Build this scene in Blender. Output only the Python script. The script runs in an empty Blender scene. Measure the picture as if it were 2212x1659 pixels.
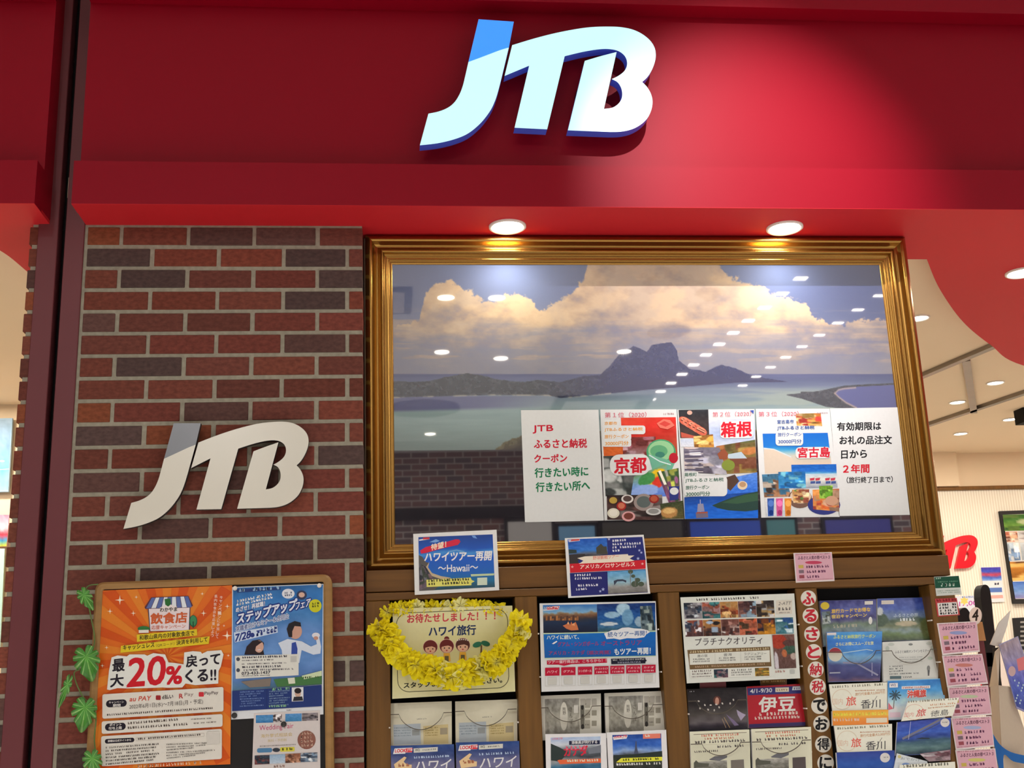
import bpy, bmesh, math, random
import numpy as np
from mathutils import Vector, Matrix
from mathutils.geometry import tessellate_polygon

S = bpy.context.scene
COL = S.collection
R = random.Random(7)

# ------------------------------------------------------------------ camera
CX, CY, FPX = 1106.0, 829.5, 2450.0          # frame 2212 x 1659, focal length in pixels
MW = np.array([[0.9944766789398968, -0.09869653430659645, -0.035708950706234574],
               [0.010108272170445834, -0.2485780223980079, 0.9685591306752644],
               [-0.10446988981712217, -0.9635704234235102, -0.24620739474076736]])
CAM = np.array([0.0, -3.726, 1.5])
cd = bpy.data.cameras.new('camera')
cd.sensor_fit = 'HORIZONTAL'; cd.sensor_width = 36.0; cd.lens = FPX * 36.0 / 2212.0
cd.clip_start = 0.05; cd.clip_end = 100
cam = bpy.data.objects.new('camera', cd); COL.objects.link(cam)
m4 = Matrix(MW.T.tolist()).to_4x4(); m4.translation = Vector(CAM.tolist())
cam.matrix_world = m4
S.camera = cam

# ------------------------------------------------------------------ light
S.view_settings.view_transform = 'Standard'
S.view_settings.look = 'None'
S.view_settings.gamma = 1.0
S.view_settings.use_curve_mapping = False
S.view_settings.exposure = -0.6
W = bpy.data.worlds.new('world'); S.world = W; W.use_nodes = True
W.node_tree.nodes['Background'].inputs[0].default_value = (1.0, 0.99, 0.97, 1)
W.node_tree.nodes['Background'].inputs[1].default_value = 0.38

def lamp(name, kind, loc, target, energy, color=(1, 1, 1), **kw):
    l = bpy.data.lights.new(name, kind); l.energy = energy; l.color = color
    for k, v in kw.items(): setattr(l, k, v)
    o = bpy.data.objects.new(name, l); COL.objects.link(o); o.location = loc
    o.rotation_euler = (Vector(target) - Vector(loc)).to_track_quat('-Z', 'Y').to_euler()
    return o
# spotlight of the mall ceiling that washes the fascia
lamp('mall_spotlight', 'SPOT', (1.05, -2.2, 4.42), (1.30, -.13, 3.12), 800, (1, .90, .94), spot_size=math.radians(35), spot_blend=1.0, shadow_soft_size=.015)
# ceiling lights of shop, neighbour and mall that lie outside the view
for x, y in ((3.4, .75), (4.6, 1.5), (5.6, 2.8), (6.6, 1.4), (2.6, 3.2), (4.4, 3.9), (6.2, 4.3)):
    lamp('shop_ceiling_lamp', 'AREA', (x, y, 3.11), (x, y, 0), 40, (1, .93, .80), shape='DISK', size=.16)
for x, y in ((-2.2, 1.2), (-3.4, 1.8), (-2.4, 2.4)):
    lamp('neighbour_ceiling_lamp', 'AREA', (x, y, 3.11), (x, y, 0), 36, (1, .90, .74), shape='DISK', size=.16)
for x, y in ((-1.6, -5.5), (-1.8, -8.0), (-2.0, -10.2), (6.4, -5.5), (6.4, -8.0), (6.4, -10.2)):
    lamp('mall_ceiling_lamp', 'AREA', (x, y, 4.48), (x, y, 0), 90, (1, .98, .96), shape='SQUARE', size=.2)

# added unseen spots that light the floor, so its bounce brightens the soffit
for x in (-2.6, -.9, .8, 2.5, 4.2):
    lamp('floor_bounce_lamp', 'SPOT', (x, -2.5, 4.45), (x, -2.35, 0), 520, (1, .985, .97), spot_size=math.radians(66), spot_blend=.5, shadow_soft_size=.05)

# ------------------------------------------------------------------ pixel rays -> points of the place
def ray(x, y):
    return MW.T @ np.array([x - CX, CY - y, -FPX])
def at(x, y, Y):
    d = ray(x, y); return CAM + d * (Y - CAM[1]) / d[1]
def atz(x, y, Z):
    d = ray(x, y); return CAM + d * (Z - CAM[2]) / d[2]

def lin(c):
    c = np.asarray(c, float) / 255.0
    return np.where(c <= .04045, c / 12.92, ((c + .055) / 1.055) ** 2.4)

# ------------------------------------------------------------------ materials
def mat(name, rgb=(200, 200, 200), rough=.6, metal=0, spec=.5, emit=None, noise=None, bump=None, attr=False, coat=0, trans=0, ior=None):
    m = bpy.data.materials.new(name); m.use_nodes = True
    nt = m.node_tree; b = nt.nodes['Principled BSDF']
    L = nt.links.new
    b.inputs['Base Color'].default_value = (*lin(rgb), 1)
    b.inputs['Roughness'].default_value = rough
    b.inputs['Metallic'].default_value = metal
    b.inputs['Specular IOR Level'].default_value = spec
    if coat:
        b.inputs['Coat Weight'].default_value = coat; b.inputs['Coat Roughness'].default_value = .02
        if ior: b.inputs['Coat IOR'].default_value = ior
    if emit:
        b.inputs['Emission Color'].default_value = (*lin(emit[0]), 1)
        b.inputs['Emission Strength'].default_value = emit[1]
    src = None
    if attr:
        a = nt.nodes.new('ShaderNodeAttribute'); a.attribute_name = 'Col'; src = a.outputs['Color']
        L(src, b.inputs['Base Color'])
    if noise:                                   # (scale, amount, stretch)
        tc = nt.nodes.new('ShaderNodeTexCoord'); mp = nt.nodes.new('ShaderNodeMapping')
        mp.inputs['Scale'].default_value = noise[2]
        n = nt.nodes.new('ShaderNodeTexNoise'); n.inputs['Scale'].default_value = noise[0]; n.inputs['Detail'].default_value = 6
        L(tc.outputs['Object'], mp.inputs[0]); L(mp.outputs[0], n.inputs['Vector'])
        rg = nt.nodes.new('ShaderNodeMapRange'); rg.inputs[1].default_value = .25; rg.inputs[2].default_value = .75
        rg.inputs[3].default_value = 1 - noise[1]; rg.inputs[4].default_value = 1 + noise[1]
        L(n.outputs['Fac'], rg.inputs[0])
        mx = nt.nodes.new('ShaderNodeVectorMath'); mx.operation = 'SCALE'
        if src is None:
            mx.inputs[0].default_value = tuple(lin(rgb))
        else: L(src, mx.inputs[0])
        L(rg.outputs[0], mx.inputs['Scale']); L(mx.outputs[0], b.inputs['Base Color'])
        if bump:
            bp = nt.nodes.new('ShaderNodeBump'); bp.inputs['Strength'].default_value = bump; bp.inputs['Distance'].default_value = .002
            L(n.outputs['Fac'], bp.inputs['Height']); L(bp.outputs[0], b.inputs['Normal'])
    return m

M = {}
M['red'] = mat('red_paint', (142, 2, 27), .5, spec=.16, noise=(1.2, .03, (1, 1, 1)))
M['redsoff'] = mat('red_soffit_paint_lit', (198, 34, 42), .6, spec=.2, noise=(1.2, .03, (1, 1, 1)))  # matte orange-red, its tone also lightened to stand for light on the soffit
M['brick'] = mat('fired_brick', rough=.85, spec=.2, attr=True, noise=(55, .30, (1, 1, 1.6)), bump=.5)
M['mortar'] = mat('mortar', (158, 152, 134), .95, spec=.1, noise=(60, .16, (1, 1, 1)), bump=.6)
M['maroon'] = mat('maroon_powder_coat', (108, 50, 54), .45, spec=.4, noise=(3, .05, (1, 1, 1)))
M['black'] = mat('black_void', (10, 10, 11), .7, spec=.2, noise=(8, .1, (1, 1, 1)))
M['dark'] = mat('dark_panel', (26, 24, 24), .5, spec=.3, noise=(6, .1, (1, 1, 1)))
M['print'] = mat('printed_paper', rough=.55, spec=.25, attr=True, noise=(90, .02, (1, 1, 1)))
M['gloss'] = mat('glossy_print', rough=.25, spec=.4, attr=True, noise=(90, .02, (1, 1, 1)))
M['picture'] = mat('photographic_print', rough=.5, spec=.1, attr=True, coat=1.0, ior=2.45, noise=(300, .02, (1, 1, 1)))
M['gold'] = mat('antique_gold_moulding', (164, 124, 62), .27, metal=.92, noise=(2, .03, (1, 1, 1)))
M['wood'] = mat('walnut_veneer', (114, 78, 30), .45, spec=.35, noise=(9, .26, (6, 6, .35)))
M['woodh'] = mat('walnut_veneer_rail', (110, 74, 30), .45, spec=.35, noise=(9, .24, (.35, 6, 6)))
M['oak'] = mat('oak_moulding', (158, 120, 70), .45, spec=.35, noise=(10, .18, (1, 4, 4)))
M['cream'] = mat('cream_paint', (236, 214, 184), .7, spec=.2, noise=(1.5, .02, (1, 1, 1)))
M['white'] = mat('white_enamel', (226, 222, 206), .22, spec=.5, noise=(2, .01, (1, 1, 1)))
M['grey'] = mat('grey_enamel', (128, 132, 138), .25, spec=.5, noise=(2, .01, (1, 1, 1)))
M['side'] = mat('dark_return', (46, 42, 40), .5, noise=(5, .05, (1, 1, 1)))
M['lit_white'] = mat('lit_acrylic_white', (90, 110, 116), .3, emit=((205, 252, 255), 1.5), noise=(3, .01, (1, 1, 1)))
M['lit_blue'] = mat('lit_acrylic_blue', (40, 120, 230), .3, emit=((62, 150, 255), 1.2), noise=(3, .01, (1, 1, 1)))
M['lit_side'] = mat('lit_acrylic_side', (60, 80, 170), .4, emit=((52, 64, 170), .4), noise=(3, .01, (1, 1, 1)))
M['lamp'] = mat('lamp_diffuser', (255, 255, 255), .4, emit=((255, 244, 224), 130), noise=(3, .01, (1, 1, 1)))
M['panel'] = mat('ceiling_led_panel', (255, 255, 255), .4, emit=((255, 244, 232), 22), noise=(3, .01, (1, 1, 1)))
M['shoplamp'] = mat('shop_lamp_diffuser', (255, 255, 255), .4, emit=((255, 246, 226), 30), noise=(3, .01, (1, 1, 1)))
M['rim'] = mat('white_lamp_rim', (240, 232, 222), .35, noise=(3, .01, (1, 1, 1)))
M['steel'] = mat('brushed_rail', (150, 140, 128), .4, metal=.6, noise=(8, .08, (1, 1, 1)))
M['floor'] = mat('polished_floor_tile', (222, 220, 216), .3, spec=.5, noise=(2, .06, (1, 1, 1)))
M['malltop'] = mat('mall_ceiling_paint', (244, 242, 242), .8, spec=.1, noise=(1, .02, (1, 1, 1)))
M['wallp'] = None
M['red_sign'] = mat('red_acrylic', (232, 14, 34), .3, noise=(3, .02, (1, 1, 1)))
M['chair'] = mat('black_upholstery', (24, 22, 22), .7, noise=(40, .15, (1, 1, 1)))
M['leaf'] = mat('waxy_leaf', rough=.3, spec=.5, attr=True, noise=(30, .12, (1, 1, 1)))
M['petal'] = mat('crepe_petal', rough=.7, spec=.15, attr=True, noise=(60, .06, (1, 1, 1)))
M['magnet'] = mat('black_magnet', (40, 40, 38), .4, noise=(9, .1, (1, 1, 1)))
M['glow'] = mat('backlit_panel', rough=.4, attr=True)
def _glow():
    nt = M['glow'].node_tree; b = nt.nodes['Principled BSDF']; a = [n for n in nt.nodes if n.type == 'ATTRIBUTE'][0]
    nt.links.new(a.outputs['Color'], b.inputs['Emission Color']); b.inputs['Emission Strength'].default_value = 7
_glow()
def _petal():                                    # thin crepe lets light through
    nt = M['petal'].node_tree; b = nt.nodes['Principled BSDF']; out = nt.nodes['Material Output']
    t = nt.nodes.new('ShaderNodeBsdfTranslucent'); mx = nt.nodes.new('ShaderNodeMixShader'); mx.inputs[0].default_value = .25
    src = b.inputs['Base Color'].links[0].from_socket
    nt.links.new(src, t.inputs[0]); nt.links.new(b.outputs[0], mx.inputs[1]); nt.links.new(t.outputs[0], mx.inputs[2]); nt.links.new(mx.outputs[0], out.inputs[0])
_petal()
def acrylic():
    m = bpy.data.materials.new('clear_acrylic'); m.use_nodes = True; nt = m.node_tree; nt.nodes.clear()
    o = nt.nodes.new('ShaderNodeOutputMaterial'); t = nt.nodes.new('ShaderNodeBsdfTransparent'); g = nt.nodes.new('ShaderNodeBsdfGlossy')
    t.inputs[0].default_value = (.997, .997, .995, 1); g.inputs['Roughness'].default_value = .06
    f = nt.nodes.new('ShaderNodeFresnel'); f.inputs[0].default_value = 1.22
    x = nt.nodes.new('ShaderNodeMixShader'); nt.links.new(f.outputs[0], x.inputs[0]); nt.links.new(t.outputs[0], x.inputs[1]); nt.links.new(g.outputs[0], x.inputs[2]); nt.links.new(x.outputs[0], o.inputs[0])
    return m
M['clear'] = acrylic()
M['clear_edge'] = mat('acrylic_edge', (92, 84, 70), .3, noise=(9, .05, (1, 1, 1)))
def wallpaper():
    m = mat('striped_wallpaper', (242, 234, 218), .8, spec=.1); nt = m.node_tree; b = nt.nodes['Principled BSDF']
    tc = nt.nodes.new('ShaderNodeTexCoord'); w = nt.nodes.new('ShaderNodeTexWave'); w.wave_type = 'BANDS'; w.bands_direction = 'X'
    w.inputs['Scale'].default_value = 14; w.inputs['Distortion'].default_value = 0
    r = nt.nodes.new('ShaderNodeValToRGB'); r.color_ramp.elements[0].color = (*lin((228, 218, 200)), 1); r.color_ramp.elements[1].color = (*lin((248, 242, 228)), 1)
    nt.links.new(tc.outputs['Object'], w.inputs[0]); nt.links.new(w.outputs['Fac'], r.inputs[0]); nt.links.new(r.outputs[0], b.inputs['Base Color'])
    return m
M['wallp'] = wallpaper()
def brickwall():
    m = mat('opposite_brick', rough=.9); nt = m.node_tree; b = nt.nodes['Principled BSDF']
    tc = nt.nodes.new('ShaderNodeTexCoord'); mp = nt.nodes.new('ShaderNodeMapping'); mp.inputs['Rotation'].default_value = (math.pi / 2, 0, 0)
    t = nt.nodes.new('ShaderNodeTexBrick'); t.inputs['Color1'].default_value = (*lin((170, 120, 112)), 1); t.inputs['Color2'].default_value = (*lin((120, 104, 108)), 1)
    t.inputs['Mortar'].default_value = (*lin((226, 214, 206)), 1); t.inputs['Scale'].default_value = 1; t.inputs['Brick Width'].default_value = .24
    t.inputs['Row Height'].default_value = .085; t.inputs['Mortar Size'].default_value = .008
    nt.links.new(tc.outputs['Object'], mp.inputs[0]); nt.links.new(mp.outputs[0], t.inputs['Vector']); nt.links.new(t.outputs[0], b.inputs['Base Color'])
    return m
M['oppbrick'] = brickwall()

# ------------------------------------------------------------------ mesh builder
class MB:
    def __init__(self): self.v = []; self.f = []; self.c = []; self.m = []; self.n = 0; self.smooth = []
    def add(self, verts, faces, col=(200, 200, 200), m=0, smooth=False, cc=None):
        o = self.n; self.v.append(np.asarray(verts, float).reshape(-1, 3)); self.n += len(self.v[-1])
        lc = None if cc is not None else tuple(lin(col))
        for k, f in enumerate(faces):
            self.f.append([i + o for i in f]); self.m.append(m); self.smooth.append(smooth)
            self.c.append(cc[k] if cc is not None else [lc] * len(f))
    def quad(self, a, b, c, d, col=(200, 200, 200), m=0): self.add([a, b, c, d], [(0, 1, 2, 3)], col, m)
    def box(self, x0, x1, y0, y1, z0, z1, col=(200, 200, 200), m=0, bev=0):
        if bev:
            bm = bmesh.new(); bmesh.ops.create_cube(bm, size=1)
            for v in bm.verts: v.co = ((x0 + x1) / 2 + v.co.x * (x1 - x0), (y0 + y1) / 2 + v.co.y * (y1 - y0), (z0 + z1) / 2 + v.co.z * (z1 - z0))
            bmesh.ops.bevel(bm, geom=bm.edges[:], offset=bev, segments=1, affect='EDGES')
            self.bm(bm, col, m); return
        v = [(x, y, z) for z in (z0, z1) for y in (y0, y1) for x in (x0, x1)]
        self.add(v, [(0, 2, 3, 1), (4, 5, 7, 6), (0, 1, 5, 4), (2, 6, 7, 3), (0, 4, 6, 2), (1, 3, 7, 5)], col, m)
    def bm(self, bm, col=(200, 200, 200), m=0, smooth=False):
        bm.verts.index_update()
        self.add([v.co[:] for v in bm.verts], [[v.index for v in f.verts] for f in bm.faces], col, m, smooth); bm.free()
    def prism(self, pts, back, col=(200, 200, 200), m=0, ms=None, cs=None):
        """pts: closed 3D outline (front), back: offset vector"""
        pts = [Vector(p) for p in pts]; n = len(pts); back = Vector(back)
        tris = tessellate_polygon([pts])
        # orient the front towards -back
        fr = []
        for t in tris:
            nn = (pts[t[1]] - pts[t[0]]).cross(pts[t[2]] - pts[t[0]])
            fr.append(tuple(t) if nn.dot(back) < 0 else tuple(reversed(t)))
        allv = [p[:] for p in pts] + [(p + back)[:] for p in pts]
        self.add(allv, fr, col, m)
        self.add(allv, [tuple(i + n for i in reversed(t)) for t in fr] + [(i, (i + 1) % n, (i + 1) % n + n, i + n) for i in range(n)], cs or col, m if ms is None else ms)
    def build(self, name, mats, parent=None, loc=None):
        me = bpy.data.meshes.new(name)
        V = np.concatenate(self.v) if self.v else np.zeros((0, 3))
        if loc is not None: V = V - np.asarray(loc, float)
        lens = np.array([len(f) for f in self.f], np.int32)
        me.vertices.add(len(V)); me.vertices.foreach_set('co', V.astype(np.float32).ravel())
        me.loops.add(int(lens.sum())); me.loops.foreach_set('vertex_index', np.concatenate([np.asarray(f, np.int32) for f in self.f]))
        me.polygons.add(len(lens)); st = np.concatenate([[0], np.cumsum(lens)[:-1]]).astype(np.int32)
        me.polygons.foreach_set('loop_start', st)
        me.polygons.foreach_set('material_index', np.array(self.m, np.int32))
        me.polygons.foreach_set('use_smooth', np.array(self.smooth, bool))
        a = me.color_attributes.new('Col', 'FLOAT_COLOR', 'CORNER')
        cc = np.ones((int(lens.sum()), 4), np.float32); cc[:, :3] = np.concatenate([np.asarray(c, np.float32).reshape(-1, 3) for c in self.c])
        a.data.foreach_set('color', cc.ravel())
        for k in (mats if isinstance(mats, (list, tuple)) else [mats]): me.materials.append(M[k] if isinstance(k, str) else k)
        me.update(calc_edges=True); me.validate()
        o = bpy.data.objects.new(name, me); COL.objects.link(o)
        if parent is not None: o.parent = parent
        if loc is not None and parent is None: o.location = loc
        return o

def thing(name, label, cat, loc, group=None):
    o = bpy.data.objects.new(name, None); COL.objects.link(o); o.location = loc; o.empty_display_size = .05
    o['label'] = label; o['category'] = cat
    if group: o['group'] = group
    bpy.context.view_layer.update()
    return o
def tag(o, label, cat, group=None):
    o['label'] = label; o['category'] = cat
    if group: o['group'] = group
    return o
def part(name, mb, mats, root):                 # world-space builder under an Empty
    return mb.build(name, mats, parent=root, loc=np.array(root.location))
def struct(name, mb, mats):
    o = mb.build(name, mats); o['kind'] = 'structure'; return o

# ------------------------------------------------------------------ noise for pictures
def _h(ix, iy, s):
    n = np.sin(ix * 127.1 + iy * 311.7 + s * 74.7) * 43758.5453
    return n - np.floor(n)
def vnoise(x, y, s):
    ix, iy = np.floor(x), np.floor(y); fx, fy = x - ix, y - iy
    fx, fy = fx * fx * (3 - 2 * fx), fy * fy * (3 - 2 * fy)
    return (_h(ix, iy, s) * (1 - fx) + _h(ix + 1, iy, s) * fx) * (1 - fy) + (_h(ix, iy + 1, s) * (1 - fx) + _h(ix + 1, iy + 1, s) * fx) * fy
def fbm(x, y, s=0, o=4):
    a, t, w = 0, 0, .5
    for k in range(o):
        a = a + w * vnoise(x * 2 ** k, y * 2 ** k, s + k * 3.1); t += w; w *= .55
    return a / t
def sst(a, b, x):
    t = np.clip((x - a) / (b - a), 0, 1); return t * t * (3 - 2 * t)
def mixc(c, d, t): return c * (1 - t[..., None]) + np.asarray(d, float) * t[..., None]
def ramp(t, stops):
    xs = [s[0] for s in stops]; return np.stack([np.interp(t, xs, [s[1][k] for s in stops]) for k in range(3)], -1)

# ------------------------------------------------------------------ text outlines (built-in font)
_tc = {}
def glyphs(s, bold):
    k = (s, bold)
    if k not in _tc:
        c = bpy.data.curves.new('t', 'FONT'); c.body = s; c.offset = bold; c.resolution_u = 3
        o = bpy.data.objects.new('t', c); COL.objects.link(o)
        bpy.context.view_layer.update()
        me = o.evaluated_get(bpy.context.evaluated_depsgraph_get()).to_mesh()
        V = np.array([v.co[:2] for v in me.vertices], float); F = [tuple(p.vertices) for p in me.polygons]
        _tc[k] = (V, F)
        bpy.data.objects.remove(o); bpy.data.curves.remove(c)
    return _tc[k]

# ------------------------------------------------------------------ sheets with print on them
class Paper:
    """a sheet / booklet in the plane Y = a + b z + c x ; everything on it is given in photo pixels of a crop window"""
    def __init__(self, corners, Yt, Yb=None, base=(228, 228, 224), thick=.0008, c=0.0, cs=None, mat='print', sidecol=None):
        self.cs = cs or (0, 0, 1); Yb = Yt if Yb is None else Yb
        q = [self.px(*p) for p in corners]
        mt = ((q[0][0] + q[1][0]) / 2, (q[0][1] + q[1][1]) / 2); mb_ = ((q[2][0] + q[3][0]) / 2, (q[2][1] + q[3][1]) / 2)
        T, B = at(*mt, Yt), at(*mb_, Yb)
        self.c = c; self.b = (Yt - Yb - c * (T[0] - B[0])) / (T[2] - B[2]); self.a = Yt - self.b * T[2] - c * T[0]
        n = np.array([c, -1, self.b]); self.nrm = n / np.linalg.norm(n)
        self.mb = MB(); self.k = 0; self.mat = mat
        P = [self.P(*p) for p in corners]
        self.mb.prism(P, -self.nrm * thick, base, 0, cs=sidecol or base)
        self.center = np.mean(P, 0); self.corners = corners
    def px(self, x, y): return (self.cs[0] + x * self.cs[2], self.cs[1] + y * self.cs[2])
    def P(self, x, y, k=0):
        d = ray(*self.px(x, y)); t = (self.a + self.b * CAM[2] + self.c * CAM[0] - CAM[1]) / (d[1] - self.b * d[2] - self.c * d[0])
        return CAM + d * t + self.nrm * (k * .00005)
    def Pn(self, X, Y, k):
        D = np.stack([self.cs[0] + X * self.cs[2] - CX, CY - self.cs[1] - Y * self.cs[2], np.full(len(X), -FPX)], 1) @ MW
        t = (self.a + self.b * CAM[2] + self.c * CAM[0] - CAM[1]) / (D[:, 1] - self.b * D[:, 2] - self.c * D[:, 0])
        return CAM + D * t[:, None] + self.nrm * (k * .00005)
    def layer(self): self.k += 1; return self.k
    def poly(self, pts, col):
        k = self.layer(); P = [Vector(self.P(*p, k)) for p in pts]
        self.mb.add([p[:] for p in P], [self.ori(P, t) for t in tessellate_polygon([P])], col)
    def ori(self, P, t):
        n = (P[t[1]] - P[t[0]]).cross(P[t[2]] - P[t[0]]); return tuple(t) if n.dot(Vector(self.nrm)) > 0 else tuple(reversed(t))
    def rect(self, x0, y0, x1, y1, col, sl=0.0, lean=0.0):
        """sl: rise of the right end, lean: shift of the lower edge"""
        self.poly([(x0, y0), (x1, y0 - sl), (x1 + lean, y1 - sl), (x0 + lean, y1)], col)
    def ell(self, x, y, rx, ry, col, n=24, rot=0):
        c, s = math.cos(rot), math.sin(rot)
        self.poly([(x + rx * math.cos(t) * c - ry * math.sin(t) * s, y + rx * math.cos(t) * s + ry * math.sin(t) * c) for t in [2 * math.pi * i / n for i in range(n)]], col)
    def rrect(self, x0, y0, x1, y1, r, col, sl=0.0, n=5):
        p = []
        for cx_, cy_, a in ((x1 - r, y0 + r, -90), (x1 - r, y1 - r, 0), (x0 + r, y1 - r, 90), (x0 + r, y0 + r, 180)):
            for i in range(n + 1):
                t = math.radians(a + 90 * i / n); X = cx_ + r * math.cos(t); p.append((X, cy_ + r * math.sin(t) - sl * (X - x0) / (x1 - x0)))
        self.poly(p, col)
    def ring(self, pts, w, col):                 # stroke along a closed or open polyline
        self.stroke(pts + [pts[0]], w, col)
    def stroke(self, pts, w, col):
        k = self.layer(); V = []; F = []
        for i in range(len(pts) - 1):
            (x0, y0), (x1, y1) = pts[i], pts[i + 1]; L = math.hypot(x1 - x0, y1 - y0) or 1; nx, ny = -(y1 - y0) / L * w / 2, (x1 - x0) / L * w / 2
            o = len(V); V += [self.P(x0 + nx, y0 + ny, k), self.P(x1 + nx, y1 + ny, k), self.P(x1 - nx, y1 - ny, k), self.P(x0 - nx, y0 - ny, k)]; F.append((o + 3, o + 2, o + 1, o))
        self.mb.add(V, F, col)
    def text(self, s, x0, y0, x1, y1, h, col, bold=0.0, slant=0.0, out=None, outw=.09):
        """bounding box of the line of text: lower left (x0,y0), lower right (x1,y1), height h"""
        V, F = glyphs(s, 0.0); lo, hi = V.min(0), V.max(0)
        u = (V[:, 0] - lo[0]) / (hi[0] - lo[0]); v = (V[:, 1] - lo[1]) / (hi[1] - lo[1])
        X = x0 + u * (x1 - x0) + slant * h * v; Y = y0 + u * (y1 - y0) - v * h
        em = h / (hi[1] - lo[1])                 # stroke weight comes from shifted copies, so dense characters stay open
        for bo, cc in (([(outw, out)] if out else []) + [(bold, col)]):
            k = self.layer(); r = bo * em * 1.2
            n = 1 if bo <= 0 else (4 if bo < .05 else 8)
            for j in range(n):
                dx, dy = (r * math.cos(.785 + j * 2 * math.pi / n), r * math.sin(.785 + j * 2 * math.pi / n)) if bo > 0 else (0, 0)
                P = self.Pn(X + dx, Y + dy, k + j * .1)
                self.mb.add(P, F, cc)
    def vtext(self, s, x, y, x2, y2, w, h, col, bold=0.0, out=None):
        n = len(s)
        for i, ch in enumerate(s):
            t = i / max(1, n - 1); X = x + (x2 - x) * t; Y = y + (y2 - y) * t
            self.text(ch, X - w / 2, Y + h / 2, X + w / 2, Y + h / 2, h, col, bold, out=out)
    def tiny(self, x0, y0, x1, y1, h, col, seed=0, fill=.8):
        """a line of print too small to read: little stroke clusters"""
        r = random.Random(seed * 31 + int(x0 * 3 + y0 * 7)); k = self.layer(); V = []; F = []
        L = x1 - x0; n = max(1, int(abs(L) / (h * 1.05)))
        for i in range(n):
            if r.random() > .93: continue
            for j in range(2):
                u0 = (i + .08 + r.random() * .3) / n; u1 = u0 + (.35 + r.random() * .4) / n; t = r.random() * .62; b = min(1, t + .22 + r.random() * .2) if j else 1
                if j: u1 = u0 + .28 / n; t = 0
                o = len(V)
                for u, v in ((u0, t), (u0, b), (u1, b), (u1, t)):
                    V.append(self.P(x0 + L * u, y0 + (y1 - y0) * u - h * (1 - v), k))
                F.append((o, o + 1, o + 2, o + 3))
        if F: self.mb.add(V, F, col)
    def photo(self, q, fn, nx, ny):
        """q: four corners tl,tr,br,bl; fn(u,v)-> 0..255 colours"""
        k = self.layer(); u = np.linspace(0, 1, nx + 1); v = np.linspace(0, 1, ny + 1); U, Vv = np.meshgrid(u, v)
        q = np.asarray(q, float)
        XY = q[0] * ((1 - U) * (1 - Vv))[..., None] + q[1] * (U * (1 - Vv))[..., None] + q[2] * (U * Vv)[..., None] + q[3] * ((1 - U) * Vv)[..., None]
        C = lin(np.clip(fn(U, Vv), 0, 255))
        P = self.Pn(XY[..., 0].ravel(), XY[..., 1].ravel(), k); C = C.reshape(-1, 3); w = nx + 1
        F = [(j * w + i, (j + 1) * w + i, (j + 1) * w + i + 1, j * w + i + 1) for j in range(ny) for i in range(nx)]
        self.mb.add(P, F, cc=[[tuple(C[i]) for i in f] for f in F])
    def done(self, name, label, cat, group=None):
        g = getattr(self, 'gain', 1)
        if g != 1: self.mb.c = [np.minimum(np.asarray(c) * g, .88) for c in self.mb.c]
        o = self.mb.build(name, [self.mat], loc=self.center); tag(o, label, cat, group); return o

# little picture recipes -----------------------------------------------------
def pic(stops, seed=1, sx=5, sy=5, amt=50, tint=None):
    def f(u, v):
        c = ramp(np.clip(v + .16 * (fbm(u * sx, v * sy, seed) - .5), 0, 1), stops)
        n = fbm(u * sx * 2.2, v * sy * 2.2, seed + 9) - .5
        return c + n[..., None] * amt * np.array(tint or (1, 1, 1))
    return f
def blobs(stops, bl, seed=1, amt=30, sx=6):
    g = pic(stops, seed, sx, sx, amt)
    def f(u, v):
        c = g(u, v)
        for (x, y, rx, ry, col) in bl:
            d = ((u - x) / rx) ** 2 + ((v - y) / ry) ** 2 + .5 * (fbm(u * 14, v * 14, seed + x * 9) - .5)
            c = mixc(c, np.asarray(col, float), 1 - sst(.8, 1.1, d))
        return c + (fbm(u * 20, v * 20, seed + 3) - .5)[..., None] * amt
    return f
def mosaic(cols, seed=1, n=4):
    """patchwork of soft boxes and discs in the given tones, like a small busy photo"""
    cols = np.asarray(cols, float); r = random.Random(seed * 7 + 1)
    sh = [(r.random(), r.random(), .06 + .2 * r.random(), .05 + .17 * r.random(), cols[r.randrange(len(cols))] * (.7 + .55 * r.random()), r.random() < .5) for _ in range(8 + 3 * n)]
    def f(u, v):
        w = .05 * (fbm(u * 5, v * 5, seed + 2) - .5); U, V = u + w, v + .05 * (fbm(u * 5 + 7, v * 5, seed + 4) - .5)
        t = sst(.2, .8, V); c = cols[0] * (1 - t[..., None]) + cols[1] * t[..., None]
        for x, y, rx, ry, k, box in sh:
            d = np.maximum(abs(U - x) / rx, abs(V - y) / ry) if box else np.hypot((U - x) / rx, (V - y) / ry)
            c = mixc(c, k, 1 - sst(.75, 1.1, d))
        return c + (fbm(u * 12, v * 12, seed + 5) - .5)[..., None] * 50
    return f
# ================================================================== SETTING
ZS = 3.027                                      # soffit height
YL, YF = -.175, -.10                            # lip front, recessed fascia front

# floor of mall and shop
mb = MB(); mb.box(-9, 12, -12, 7, -.1, 0); struct('floor', mb, 'floor')
# mall ceiling and the wall of the shop opposite
mb = MB(); mb.box(-9, 12, -11.9, -.3, 4.5, 4.6); struct('ceiling_mall', mb, 'malltop')
mb = MB()
mb.box(-9, 12, -11.8, -11.6, 3.72, 4.5, m=0); mb.box(-9, 12, -11.8, -11.55, 3.56, 3.72, m=1); mb.box(-9, 12, -11.8, -11.62, 0, 3.56, m=0)
struct('wall_opposite', mb, ['oppbrick', 'dark'])

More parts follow.
